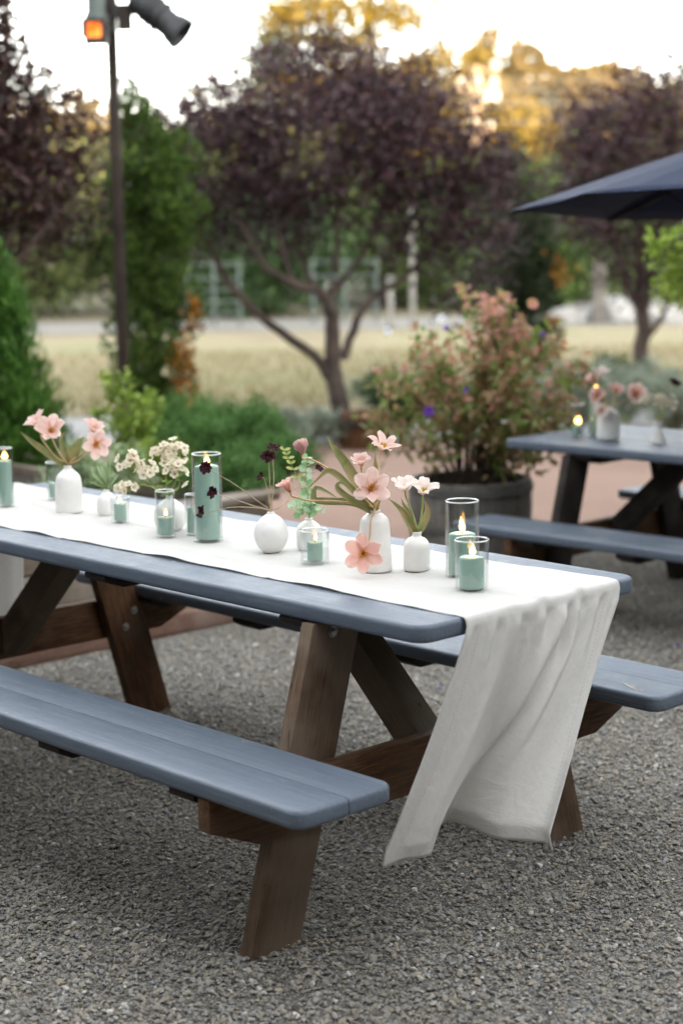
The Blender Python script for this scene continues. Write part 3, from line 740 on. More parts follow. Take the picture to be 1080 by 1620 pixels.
def candle(P, s, w_px, h_px, label, flame_px=16, z=None, lit=True, flame_w=.34):
    R = w_px/2/s; H = h_px/s; z0 = P[2]+.0072
    root = empty('candle', (P[0], P[1], z0), label, 'candle')
    prof = [(0, 0), (R-.0015, 0), (R, .0015), (R, H-.003), (R-.0015, H-.0005), (R-.003, H), (R*.55, H-.0022), (R*.2, H-.004), (0, H-.004)]
    me = lathe('wax', prof, 40, 40)
    for vt in me.vertices:
        if vt.co.z > H*.8: vt.co.z += .0014*math.sin(math.atan2(vt.co.y, vt.co.x)*2+R*300)*(math.hypot(vt.co.x, vt.co.y)/R)
    link('wax', me, M['wax'], root)
    if lit and w_px > 24: link('melt_pool', lathe('melt_pool', [(0, H-.0012), (R*.55, H-.0012), (R*.74, H-.0006)], 30), M['melted_wax'], root)
    wk = spline([(0, 0, H-.005), (.0004, .0002, H+.003), (.0018, .0005, H+.0075)], 6)
    link('wick', tubes('wick', [(wk, .0009)], 6), M['wick'], root)
    if lit:
        fh = .84*flame_px/s; f = link('flame', flame_mesh(fh, fh*flame_w), M['flame'], root); f.location = (.0014, .0004, H+.0035)
        f.rotation_euler = (rnd.uniform(-.2, .2), rnd.uniform(-.2, .2), rnd.uniform(0, 6)); f.scale = (rnd.uniform(.8, 1.15), rnd.uniform(.8, 1.1), rnd.uniform(.85, 1.2))
    return root
# --- candles in glasses, left to right
P, s, R = glass(8, 803, 26, 94, 'tall glass cylinder at the left edge of the picture on the runner')
candle(P, s, 21, 70, 'tall sage green pillar candle cut off by the left edge', 17)
P, s, R = glass(86, 792, 27, 60, 'clear glass behind the left tulip bottle vase', lip=.04)
candle(P, s, 20, 24, 'short green candle in the glass behind the left tulip vase', 10, lit=False)
P, s, R = glass(189, 829, 29, 42, 'small clear glass beside the leafy sage bud vase', lip=.1)
candle(P, s, 20, 27, 'small green votive candle beside the leafy sage bud vase', 10)
P, s, R = glass(261, 852, 30, 75, 'narrow tall votive glass in front of the cream phlox vase', lip=.05)
candle(P, s, 25, 28, 'green votive low in the narrow glass before the cream phlox vase', 15, flame_w=.24)
P, s, R = glass(303, 848, 20, 66, 'thin clear glass just left of the tallest pillar candle', lip=.04)
candle(P, s, 14, 40, 'thin green candle just left of the tallest pillar candle', 10, lit=False)
P, s, R = glass(328, 860, 47, 141, 'tallest glass cylinder, behind the dark cosmos stems')
candle(P, s, 39, 117, 'tallest sage green pillar candle, burning behind the dark cosmos flowers', 20, flame_w=.3)
P, s, R = glass(498, 895, 45, 54, 'wide low glass in front of the eucalyptus vase', lip=.05)
candle(P, s, 25, 30, 'small green votive in the wide low glass before the eucalyptus', 13, flame_w=.26)
P, s, R = glass(733, 917, 54, 123, 'tall wide glass cylinder near the draped end of the runner')
candle(P, s, 44, 65, 'burning green pillar candle in the tall glass near the draped end', 27, flame_w=.26)
P, s, R = glass(748, 940, 52, 84, 'shorter open glass in front, nearest the draped end of the runner', lip=.07)
candle(P, s, 40, 50, 'short burning green pillar candle nearest the draped end of the runner', 22, flame_w=.28)
# --- vases on the near table
v1, m1 = vase(107, 813, [(20, 0), (21.5, 4), (21.5, 25), (21, 45), (18, 57), (10, 65), (6.5, 69), (6.5, 73)], 'white bottle vase of four pink tulips near the left edge')
v2, m2 = vase(168, 817, [(13, 0), (15.5, 6), (16, 18), (14, 27), (8, 34), (5, 37), (5, 40)], 'small white bud vase holding a sprig of sage leaves')
v3, m3 = vase(268, 842, [(16, 0), (24, 10), (26, 24), (22, 38), (12, 47), (6, 51), (6, 55)], 'white round vase of cream phlox behind the narrow votive glass')
v4, m4 = vase(429, 875, [(13, 0), (22, 9), (27.5, 24), (26, 38), (18, 51), (9, 58), (6, 60), (6, 62)], 'round white bud vase of dark cosmos flowers')
v5, m5 = vase(489, 872, [(17, 0), (20, 5), (20.5, 25), (18, 36), (11, 43), (6, 46), (6, 49)], 'white vase of eucalyptus behind the wide low votive glass')
v6, m6 = vase(594, 907, [(25, 0), (27, 4), (26, 30), (24.5, 60), (22, 80), (14, 89), (10, 91), (9.5, 95)], 'tallest white bottle vase, overflowing with pink tulips')
v7, m7 = vase(660, 905, [(19, 0), (21.5, 4), (21.5, 25), (20.5, 40), (15, 49), (8, 53), (8, 58), (8.5, 60)], 'small white bottle vase of two pale tulips')

# ------------------------------------------------------------------ cut flowers
def petal_mesh(L, W, th0, th1, cup=.25, nu=11, nv=7, tip=.97, wave=0, seed=0):
    """petal with its foot at the origin, growing along +z and opening towards +x"""
    r = random.Random(seed); P = np.zeros((nu, nv, 3)); x = z = 0; pos = []
    for i in range(nu):
        t = i/(nu-1); th = math.radians(th0+(th1-th0)*t**1.15); pos.append((x, z, th)); x += math.sin(th)*L/(nu-1); z += math.cos(th)*L/(nu-1)
    ph = r.uniform(0, 6)
    for i in range(nu):
        t = i/(nu-1); x, z, th = pos[i]
        w = W*.5*(.30+.70*math.sin(math.pi/2*min(1, t/.58)))*(1 if t < .58 else max(.10, 1-((t-.58)/.43)**2.6*tip)**.6)
        for j in range(nv):
            k = -1+2*j/(nv-1); y = w*k; c = cup*w*(k*k)
            c += wave*W*math.sin(ph+k*3+t*6)*abs(k)*.4
            P[i, j] = (x-math.cos(th)*c, y, z+math.sin(th)*c)
    return P
def petal_attr(me, nu, nv, n=1):
    al = np.repeat(np.linspace(0, 1, nu), nv); ac = np.tile(np.linspace(-1, 1, nv), nu)
    for nm, v in (('along', al), ('across', ac)):
        a = me.attributes.new(nm, 'FLOAT', 'POINT'); a.data.foreach_set('value', np.tile(v, n).astype(np.float32))
    return me
def flower_head(root, base, axis, L, W, th0, th1, mat, n=6, cup=.25, spin=0, jit=6, stamens=True, wave=.42, seed=0):
    R0 = ortho(axis).to_4x4(); R0.translation = Vector(base)
    r = random.Random(seed)
    Mi = R0
    for k in range(n):
        inner = k % 2
        P = petal_mesh(L*r.uniform(.92, 1.05), W*r.uniform(.9, 1.08), th0+r.uniform(-jit, jit)-inner*5, th1+r.uniform(-jit, jit)*1.6-inner*8, cup, wave=wave, seed=seed*10+k)
        me = petal_attr(grid_mesh('petal', P), 11, 7); o = link('petal', me, M[mat], root)
        a = spin+k*2*math.pi/n+r.uniform(-.10, .10)
        o.matrix_world = Mi @ Matrix.Rotation(a, 4, 'Z') @ Matrix.Translation((.0012+.0006*inner, 0, .0006*inner))
        fix_local(o)
    if stamens:
        lst = [(spline([(0, 0, 0), (0, 0, L*.30)], 4), .0022)]
        for k in range(6):
            a = k*math.pi/3+.4; lst.append((spline([(.001*math.cos(a), .001*math.sin(a), 0), (.005*math.cos(a), .005*math.sin(a), L*.20), (.0065*math.cos(a), .0065*math.sin(a), L*.36)], 6), [.0006, .0006, .0008, .0016, .0018, .0010]))
        o = link('stamens', tubes('stamens', lst, 6), M['pollen'], root); o.matrix_world = Mi; fix_local(o)
def fix_local(o):
    """keep the world transform just set, for a parent that carries only a location"""
    mw = o.matrix_world.copy(); o.matrix_parent_inverse = Matrix.Identity(4)
    o.matrix_local = parent_matrix(o.parent).inverted() @ mw
def world_part(name, me, m, root):
    o = link(name, me, m, root); o.matrix_local = parent_matrix(root).inverted(); return o
def blade(path, width, fold=.35, twist=0.0, n=16, nv=5, curl=0):
    """long leaf along a path of points"""
    Q = spline(path, n); T = np.gradient(Q, axis=0); T /= np.linalg.norm(T, axis=1)[:, None]
    P = np.zeros((n, nv, 3))
    for i in range(n):
        t = i/(n-1); side = np.cross(T[i], -FW); side /= np.linalg.norm(side)+1e-9; nrm = np.cross(side, T[i])
        a = twist*(t-.3); s2 = side*math.cos(a)+nrm*math.sin(a); n2 = np.cross(s2, T[i])
        w = width*.5*max(.03, math.sin(math.pi*min(1, .10+t*.90)**.75))
        for j in range(nv):
            k = -1+2*j/(nv-1); P[i, j] = Q[i]+s2*w*k+n2*w*fold*(k*k-.5)
    return P
def tulip(mouth, head, axis, label, L=.047, W=.034, th=(38, 70), mat='petal_pink', mid=(), leaf=None, stem_r=.0026, group='cut tulips', cup=.28, seed=0, stamens=True, stem_m='tulip_stem', spin=0.2, jit=7):
    """mouth: vase mouth; head: (u, v, depth offset) of the flower's foot; mid: extra stem points"""
    d0 = depth(mouth); root = empty('tulip', mouth, label, 'flower', group)
    hp = at(head[0], head[1], d0+head[2]); ax = view(*axis)
    pts = [mouth+np.array([0, 0, -.03]), mouth+np.array([0, 0, .002])] + [at(a, b, d0+c) for a, b, c in mid] + [hp-ax*.012, hp+ax*.001]
    Q = spline(pts, 26)
    world_part('stem', tubes('stem', [(Q, np.linspace(stem_r*1.1, stem_r*.85, 26))], 8), M[stem_m], root)
    flower_head(root, hp, ax, L, W, th[0], th[1], mat, cup=cup, seed=seed, stamens=stamens, spin=spin, jit=jit)
    for lf in (leaf or ()):
        pth = [mouth+np.array([0, 0, -.01])] + [at(a, b, d0+c) for a, b, c in lf[0]]
        world_part('leaf', grid_mesh('leaf', blade(pth, lf[1], lf[2] if len(lf) > 2 else .4, lf[3] if len(lf) > 3 else 0)), M['tulip_leaf'], root)
    return root
# left vase
tulip(m1, (62, 672, -.01), (-.5, .75, .35), 'upper left pink tulip of the left bottle vase, opening sideways', mid=[(88, 722, 0), (66, 694, 0)], leaf=[([(75, 716, .0), (50, 698, .0), (31, 682, .01)], .022, .5, .6)], seed=1, L=.050, W=.027, th=(38, 78))
tulip(m1, (82, 684, -.03), (.0, .45, .9), 'pink tulip facing the viewer in the left bottle vase', mid=[(96, 720, -.01), (84, 698, -.02)], leaf=[([(102, 715, -.01), (97, 695, -.01), (103, 682, 0)], .018, .5, .5)], seed=2, L=.056, W=.033, th=(42, 76))
tulip(m1, (146, 684, .0), (.35, .8, .45), 'upper right pink tulip of the left bottle vase', mid=[(122, 722, 0), (138, 708, 0)], leaf=[([(113, 722, .0), (124, 702, .0), (134, 690, .01)], .034, .5, .2)], seed=3, L=.046, W=.028, th=(30, 66))
tulip(m1, (150, 703, -.02), (.45, .0, .9), 'lower right pink tulip nodding out of the left bottle vase', mid=[(124, 728, -.01), (140, 714, -.015)], seed=4, L=.054, W=.030, th=(44, 84))
# tall bottle
tulip(m6, (478, 718, -.01), (-.12, .98, .1), 'closed rosy tulip bud high on the left of the tall bottle', L=.040, W=.033, th=(52, -26), cup=.62, mat='petal_bud', mid=[(560, 776, 0), (520, 742, 0), (490, 726, 0)], seed=5, stamens=False, jit=2, leaf=[([(545, 762, -.01), (522, 745, -.01), (508, 752, -.02), (482, 778, -.02)], .016, .5, 1.0)])
tulip(m6, (459, 779, -.02), (-.45, .86, .2), 'coral tulip with reflexed petals on the long low stem of the tall bottle', L=.040, W=.020, th=(5, 80), mat='petal_coral', mid=[(572, 798, -.01), (530, 793, -.02), (490, 792, -.02), (466, 786, -.02)], seed=6, cup=.3, leaf=[([(560, 796, -.01), (525, 793, -.01), (498, 790, -.02), (500, 772, -.03), (520, 780, -.03), (536, 790, -.02)], .018, .6, 1.2)])
tulip(m6, (604, 712, .01), (.25, .85, .45), 'topmost pink tulip with splayed petals above the tall bottle', L=.052, W=.023, th=(45, 84), mat='petal_pink', mid=[(602, 780, 0), (599, 742, 0)], seed=7, leaf=[([(598, 770, 0), (594, 745, .0), (593, 716, .01)], .020, .5, .3)])
tulip(m6, (571, 738, .01), (-.1, .85, .5), 'small pale pink tulip behind, left of the topmost one', L=.038, W=.022, th=(28, 72), mat='petal_pink', mid=[(594, 785, .01), (578, 758, .01)], seed=8, leaf=[([(572, 778, 0), (548, 735, .0), (528, 708, .0), (518, 690, .01)], .026, .5, .5)])
tulip(m6, (587, 774, -.035), (.0, .32, 1), 'large open pink tulip facing the viewer above the tall bottle mouth', L=.056, W=.033, th=(52, 76), mat='petal_pink', mid=[(592, 796, -.02)], seed=9, cup=.12, leaf=[([(578, 802, -.02), (552, 788, -.03), (534, 772, -.03), (538, 764, -.03), (552, 772, -.03)], .017, .6, 1.0)], spin=1.57)
tulip(m6, (574, 876, -.07), (.0, .05, 1), 'open pink tulip hanging down in front of the tall bottle', L=.054, W=.032, th=(56, 80), mat='petal_coral', mid=[(591, 812, -.03), (586, 825, -.045), (584, 852, -.055)], seed=10, cup=.12, stem_r=.0024, spin=1.57)
# small bottle
tulip(m7, (641, 778, .0), (-.05, .92, .35), 'left pale tulip of the small bottle vase', L=.048, W=.025, th=(32, 80), mat='petal_pale', mid=[(655, 822, 0), (646, 796, 0)], seed=11, leaf=[([(650, 825, 0), (642, 806, 0), (634, 788, .01)], .017, .5, .3), ([(650, 832, -.01), (634, 806, -.01), (614, 788, -.01)], .019, .5, .6)], stem_m='green_stem')
tulip(m7, (669, 782, -.01), (.1, .85, .5), 'right pale tulip of the small bottle vase', L=.047, W=.028, th=(38, 80), mat='petal_pale', mid=[(664, 830, 0), (668, 800, 0)], seed=12, leaf=[([(670, 826, 0), (676, 808, 0), (670, 788, 0)], .021, .4, .2)], stem_m='green_stem')

# --- dark cosmos
def cosmos(mouth, head, axis, label, mid=(), L=.016, seed=0):
    d0 = depth(mouth); root = empty('dark_cosmos', mouth, label, 'flower', 'dark cosmos flowers')
    hp = at(head[0], head[1], d0+head[2]); ax = view(*axis)
    Q = spline([mouth+np.array([0, 0, -.03]), mouth+np.array([0, 0, .002])] + [at(a, b, d0+c) for a, b, c in mid] + [hp-ax*.010, hp], 24)
    world_part('stem', tubes('stem', [(Q, np.linspace(.0013, .0009, 24))], 6), M['cosmos_stem'], root)
    flower_head(root, hp, ax, L, L*.62, 55, 82, 'petal_dark', n=8, cup=.2, seed=seed, stamens=False, jit=12, wave=.5)
    o = link('eye', lathe('eye', [(0, 0), (.0035, .0005), (.0040, .002), (.0028, .0042), (0, .005)], 12), M['cosmos_eye'], root)
    o.matrix_world = Matrix.Translation(Vector(hp)) @ ortho(ax).to_4x4(); fix_local(o)
cosmos(m4, (424, 725, -.01), (-.1, .5, .9), 'dark cosmos at the front of the tall upright pair', mid=[(427, 770, 0)], L=.022, seed=21)
cosmos(m4, (432, 711, .01), (.2, .85, .5), 'dark cosmos at the top of the upright group', mid=[(433, 765, 0)], L=.020, seed=22)
cosmos(m4, (414, 755, .0), (-.6, .5, .5), 'dark cosmos low on the left of the upright group', mid=[(424, 782, 0)], L=.015, seed=23)
cosmos(m4, (327, 741, -.03), (-.35, .25, .9), 'upper dark cosmos arching over the tall candle', mid=[(408, 793, 0), (368, 764, -.02)], L=.019, seed=24)
cosmos(m4, (338, 780, -.03), (-.6, .2, .75), 'middle dark cosmos arching over the tall candle', mid=[(400, 800, 0), (368, 789, -.02)], L=.018, seed=25)
cosmos(m4, (321, 811, -.03), (-.75, .2, .6), 'lowest dark cosmos arching over the tall candle', mid=[(400, 803, 0), (362, 803, -.02)], L=.018, seed=26)
cosmos(m4, (503, 742, .03), (.5, .5, .5), 'dark cosmos leaning right behind the eucalyptus', mid=[(446, 800, 0), (470, 770, .02)], L=.013, seed=27)

# --- small leaf helpers
def leaf_quads(pos, dirs, ups, L, W, fold=.25):
    """diamond leaves: foot at pos, growing along dirs; L, W arrays"""
    n = len(pos); L = np.broadcast_to(L, (n,))[:, None]; W = np.broadcast_to(W, (n,))[:, None]
    dirs = dirs/(np.linalg.norm(dirs, axis=1)[:, None]+1e-9)
    side = np.cross(dirs, ups); side /= np.linalg.norm(side, axis=1)[:, None]+1e-9; nn = np.cross(side, dirs)
    a = pos; b = pos+dirs*L*.5+side*W*.5+nn*W*fold; c = pos+dirs*L; d = pos+dirs*L*.5-side*W*.5+nn*W*fold
    V = np.stack([a, b, c, d], 1).reshape(-1, 3)
    i = np.arange(n)*4; Fc = np.stack([np.stack([i, i+1, i+2], 1), np.stack([i, i+2, i+3], 1)], 1).reshape(-1, 3)
    return V, Fc
def leaf_mesh(name, *a, **k):
    V, Fc = leaf_quads(*a, **k); return mesh_np(name, V, Fc)
def rand_dirs(n, rng, zbias=0.0):
    v = rng.normal(size=(n, 3)); v[:, 2] += zbias; return v/(np.linalg.norm(v, axis=1)[:, None]+1e-9)
def round_leaf_part(root, name, P, axis, up, L, W, m, cup=.2):
    """one rounded leaf blade (a part of its own)"""
    nu, nv = 6, 5; G = np.zeros((nu, nv, 3))
    axis = axis/np.linalg.norm(axis); s = np.cross(axis, up); s /= np.linalg.norm(s)+1e-9; n = np.cross(s, axis)
    for i in range(nu):
        t = i/(nu-1); w = W*.5*max(.05, math.sin(math.pi*(t*.92+.04))**.7)
        for j in range(nv):
            k = -1+2*j/(nv-1); G[i, j] = P+axis*L*t+s*w*k+n*(cup*w*k*k+L*.15*t*t)
    world_part(name, grid_mesh(name, G), M[m], root)
# --- sage sprig
root = empty('sage_sprig', m2, 'sprig of narrow grey-green leaves in the small bud vase', 'leaves')
d2 = depth(m2); Q = spline([m2+np.array([0, 0, -.02]), at(170, 768, d2), at(171, 758, d2)], 8); world_part('stem', tubes('stem', [(Q, .0016)], 6), M['green_stem'], root)
for (du, dv, dd) in ((-28, -22, 0), (-18, -34, .01), (-30, -6, -.01), (-10, -38, 0), (3, -42, .01), (9, -34, -.02), (20, -18, 0), (29, -10, -.01), (-12, -24, -.03), (12, -22, -.03), (-22, -12, -.03), (24, -4, -.02)):
    a = at(170, 772+rnd.uniform(-6, 4), d2); b = at(170+du, 772+dv, d2+dd); round_leaf_part(root, 'leaf', a, b-a, np.array([.2, -.3, .9]), np.linalg.norm(b-a), .013, 'sage_leaf', .5)
# --- eucalyptus
root = empty('eucalyptus_branch', m5, 'pale green eucalyptus branch with round leaves in the vase behind the low glass', 'leaves')
d5 = depth(m5)
Q = spline([m5+np.array([0, 0, -.02]), at(490, 806, d5-.01), at(486, 775, d5-.01), at(484, 745, d5), at(487, 722, d5)], 30); world_part('stem', tubes('stem', [(Q, np.linspace(.0018, .0008, 30))], 6), M['green_stem'], root)
for i in range(8, 30, 2):
    for sgn in (-1, 1):
        t = i/29; L = (.026-.010*t)*rnd.uniform(.8, 1.2)
        dr = sgn*RT*(1.1)+UP*rnd.uniform(-.5, .8)-FW*rnd.uniform(-.9, .9); round_leaf_part(root, 'leaf', Q[i], dr, np.array([.5, -.5, .7])+rnd.uniform(-1., 1.)*RT+rnd.uniform(-.6, .6)*UP, L, L*1.05, 'eucalyptus_leaf', .3)
for i in range(34):
    c = at(488+rnd.gauss(0, 13), 800+rnd.gauss(0, 8), d5-.03+rnd.gauss(0, .018)); dr = RT*rnd.uniform(-1, 1)+UP*rnd.uniform(-.9, .5)-FW*rnd.uniform(-.2, .8)
    round_leaf_part(root, 'leaf', c, dr, np.array([.5, -.5, .7])+rnd.uniform(-1, 1)*RT+rnd.uniform(-.6, .6)*UP, rnd.uniform(.016, .024), rnd.uniform(.016, .022), 'eucalyptus_leaf', .35)
root = empty('leafy_sprig', m5, 'thin sprig of yellow-green oval leaves left of the eucalyptus branch', 'leaves')
Q = spline([m5+np.array([0, 0, -.02]), at(486, 800, d5), at(468, 752, d5), at(458, 728, d5), at(450, 712, d5)], 20); world_part('stem', tubes('stem', [(Q, .0009)], 6), M['green_stem'], root)
for i in range(9, 20, 2):
    for sgn in (-1, 1):
        dr = sgn*RT+UP*rnd.uniform(.1, .6)-FW*rnd.uniform(-.5, .5); round_leaf_part(root, 'leaf', Q[i], dr, np.array([.5, -.5, .7]), rnd.uniform(.013, .020), .010, 'sprig_leaf', .3)
# --- cream phlox
def phlox(mouth, pts, label, heads, seed, d_off=0.0, group='cream phlox stems'):
    r = random.Random(seed); d0 = depth(mouth); root = empty('phlox_stem', mouth, label, 'flower', group)
    Q = spline([mouth+np.array([0, 0, -.02]), mouth] + [at(a, b, d0+d_off+c) for a, b, c in pts], 20)
    world_part('stem', tubes('stem', [(Q, np.linspace(.0015, .001, 20))], 6), M['green_stem'], root)
    tip = Q[-1]
    for k in range(heads):
        ax = view(r.gauss(0, .6), r.gauss(.45, .4), r.uniform(.1, 1.0)); base = tip+ax*r.uniform(.012, .040)+np.array([0, 0, .004])
        Qp = spline([tip-np.array([0, 0, .008]), tip+ax*.006, base], 6); world_part('pedicel', tubes('pedicel', [(Qp, .0007)], 4), M['green_stem'], root)
        lst = []; o = 0; Vs = []; Fs = []
        for j in range(5):
            P = petal_mesh(.0138, .0120, 62, 84, .05, 5, 5, tip=.55, wave=.3, seed=seed*97+k*5+j); a = j*2*math.pi/5+k
            X = P.reshape(-1, 3); X = np.stack([X[:, 0]*math.cos(a)-X[:, 1]*math.sin(a), X[:, 0]*math.sin(a)+X[:, 1]*math.cos(a), X[:, 2]+.0004*j], 1)
            idx = np.arange(25).reshape(5, 5); Fc = np.stack([idx[:-1, :-1], idx[1:, :-1], idx[1:, 1:], idx[:-1, 1:]], -1).reshape(-1, 4); Vs.append(X); Fs.append(Fc+o); o += 25
        fo = link('floret', petal_attr(mesh_np('floret', np.concatenate(Vs), np.concatenate(Fs), True), 5, 5, 5), M['petal_cream'], root)
        fo.matrix_world = Matrix.Translation(Vector(base)) @ ortho(ax).to_4x4(); fix_local(fo)
    for k in range(5):
        i = r.randrange(6, 17); dr = view(r.uniform(-1, 1), r.uniform(-.2, .8), r.uniform(-.5, .6)); round_leaf_part(root, 'leaf', Q[i], dr, np.array([.5, -.5, .7]), r.uniform(.014, .026), .006, 'herb_leaf', .3)
phlox(m3, [(252, 778, 0), (222, 752, 0), (206, 738, 0)], 'cream phlox cluster at the upper left of its vase', 15, 31)
phlox(m3, [(256, 778, 0), (236, 764, 0), (231, 752, 0)], 'cream phlox cluster between the left and the tall cluster', 11, 32, -.02)
phlox(m3, [(250, 775, 0), (216, 762, 0), (205, 776, 0)], 'drooping cream phlox cluster beside the small votive glass', 8, 33, -.03)
phlox(m3, [(263, 770, 0), (262, 740, 0), (262, 722, 0)], 'tallest cream phlox cluster with dark-eyed florets', 18, 34)
phlox(m3, [(272, 775, 0), (282, 748, 0), (279, 716, 0)], 'cream phlox cluster at the upper right of its vase', 17, 35, .01)
phlox(m3, [(274, 780, 0), (284, 766, 0), (280, 754, 0)], 'cream phlox cluster low on the right over the vase', 15, 36, -.02)

# --- on the second table
Z2 = HT+T2[2]+.001
P, s, R = glass(914, 693, 22, 52, 'glass votive cylinder on the far table beside the tulip vase', Z2)
candle(P, s, 14, 18, 'small green candle in the votive glass on the far table', 17, flame_w=.4)
P, s, R = glass(944, 690, 26, 92, 'tall glass cylinder behind the white vase on the far table', Z2)
candle(P, s, 20, 64, 'tall teal pillar candle behind the white vase on the far table', 16)
v8, m8 = vase(964, 698, [(15, 0), (18, 5), (18, 25), (16, 40), (10, 47), (5.5, 50), (5.5, 52)], 'rounded white vase of pink tulips on the far table', Z2, False)
v9, m9 = vase(1042, 702, [(13, 0), (12.5, 3), (8, 17), (4.5, 27), (5.5, 32)], 'small ribbed white vase of dried flowers on the far table', Z2, False, ribs=12)
G2 = 'tulips on the far table'
tulip(m8, (950, 596, .0), (-.1, .9, .4), 'white topmost tulip on the far table', mid=[(957, 630, 0)], mat='petal_pale', seed=41, L=.05, W=.035, stem_m='green_stem', group=G2)
tulip(m8, (940, 604, .0), (-.7, .6, .4), 'pink bud-like tulip left of the topmost on the far table', mid=[(954, 630, 0)], seed=42, L=.045, W=.034, th=(30, 30), group=G2)
tulip(m8, (946, 628, -.03), (-.3, .3, .9), 'pink tulip facing the viewer over the far white vase', mid=[(958, 640, -.01)], seed=43, L=.05, W=.036, group=G2)
tulip(m8, (972, 622, .0), (.2, .6, .6), 'pink tulip at the right over the far white vase', mid=[(970, 640, 0)], seed=44, L=.05, W=.034, group=G2)
tulip(m8, (1004, 622, -.03), (.2, .1, 1), 'large pink tulip leaning far right on the far table', mid=[(975, 640, 0), (994, 630, 0)], seed=45, L=.055, W=.042, th=(52, 80), group=G2)
tulip(m8, (952, 650, -.04), (-.2, .1, 1), 'lowest pale tulip nodding by the teal candle on the far table', mid=[(962, 646, -.01)], seed=46, L=.045, W=.034, mat='petal_pale', group=G2)
phlox(m9, [(1030, 650, 0), (1024, 640, 0)], 'left dried flower cluster in the ribbed vase on the far table', 9, 51, 0, 'dried flowers on the far table')
phlox(m9, [(1042, 645, 0), (1042, 634, 0)], 'middle dried flower cluster in the ribbed vase on the far table', 11, 52, 0, 'dried flowers on the far table')
phlox(m9, [(1052, 650, 0), (1058, 642, 0)], 'right dried flower cluster in the ribbed vase on the far table', 9, 53, 0, 'dried flowers on the far table')
cosmos(m9, (1066, 608, 0), (.3, .6, .6), 'dark cosmos above the ribbed vase on the far table', mid=[(1052, 640, 0)], L=.03, seed=54)

# ------------------------------------------------------------------ garden woodwork
edge_root_spots = ((-1.2, 2.16), (3.30, 6.4))
for k, (y0, y1) in enumerate(edge_root_spots):
    r = empty('timber_edging', (GX-.06, y0, 0), ('low timber edging of the raised bed behind the near table', 'low timber edging on the gravel beneath the far table')[k], 'edging', 'timber edging along the gravel')
    y = 0
    for j, L in enumerate((1.35, 1.30, 1.35)):
        if y+L > y1-y0+.7: break
        L = min(L, y1-y0-y)
        if L < .2: break
        prism('timber', [(0, 0), (L-.01, 0), (L-.01, .085), (0, .085)], .10, (-.055, y, -.01), (0, 1, 0), (0, 0, 1), M['edging_wood'], r, .008); y += L
r = empty('brick', (GX+.02, 2.30, .0), 'single red brick at the end of the timber edging', 'brick', rz=.5)
prism('body', [(0, 0), (.2, 0), (.2, .06), (0, .06)], .095, (-.1, .05, -.004), (1, 0, 0), (0, 0, 1), M['brick_clay'], r, .006)
# raised bed of stacked boards
BX0, BX1, BY0, BY1, BH = GX-2.6, GX-.20, -1.6, 2.35, .44
r = empty('raised_bed', (BX1, BY1, 0), 'weathered timber raised bed full of green plants behind the near table', 'planter')
for lev in range(3):
    z = lev*(BH/3)
    for k in range(3):
        L = (BY1-BY0)/3; prism('board', [(0, 0), (L-.008, 0), (L-.008, BH/3-.008), (0, BH/3-.008)], .05, (BX1-.05-BX1+rnd.uniform(-.006, .006), BY0+k*L-BY1, z), (0, 1, 0), (0, 0, 1), M['bed_wood'], r, .006)
    prism('board', [(0, 0), (BX1-BX0-.06, 0), (BX1-BX0-.06, BH/3-.008), (0, BH/3-.008)], .05, (BX0-BX1, .0, z), (1, 0, 0), (0, 0, 1), M['bed_wood'], r, .006)
prism('rim', [(0, 0), (BY1-BY0+.06, 0), (BY1-BY0+.06, .14), (0, .14)], .035, (.02, BY0-BY1-.03, BH+.001), (0, 1, 0), (-1, 0, 0), M['bed_wood'], r, .006)
me = bpy.data.meshes.new('soil'); me.from_pydata([(BX0-BX1, BY0-BY1, BH-.05), (-.05, BY0-BY1, BH-.05), (-.05, -.05, BH-.05), (BX0-BX1, -.05, BH-.05)], [], [(0, 1, 2, 3)]); link('soil', me, M['soil'], r)

# ------------------------------------------------------------------ plants
def merged(name, parts, smooth=False):
    Vs, Fs, o = [], [], 0
    for V, Fc in parts: Vs.append(V); Fs.append(Fc+o); o += len(V)
    return mesh_np(name, np.concatenate(Vs), np.concatenate(Fs), smooth)
def lobes_points(lobes, n, rng, shell=.55):
    """n points spread through a union of ellipsoids given as (centre, radii), denser towards the outside"""
    w = np.array([a*b*c for _, (a, b, c) in lobes])**.8; w = w/w.sum(); out = []; nor = []
    for (c, rad), k in zip(lobes, (w*n).astype(int)+1):
        v = rng.normal(size=(k, 3)); v /= np.linalg.norm(v, axis=1)[:, None]
        rr = shell+(1-shell)*rng.random(k)**.6; rr *= rng.uniform(.86, 1.12, k)
        out.append(np.asarray(c)+v*rr[:, None]*np.asarray(rad)); nor.append(v)
    return np.concatenate(out), np.concatenate(nor)
def local_axes(P):
    """world vector from (right, forward, up) offsets as seen from the viewer's direction"""
    P = np.asarray(P, float).reshape(-1, 3)
    return P[:, :1]*RH + P[:, 1:2]*FH + P[:, 2:3]*np.array([0, 0, 1.])
def clumped(pts, nor, rng, per, spread):
    """turn cluster seeds into leaf positions"""
    k = len(pts); P = np.repeat(pts, per, 0)+rng.normal(size=(k*per, 3))*spread; return P, np.repeat(nor, per, 0)
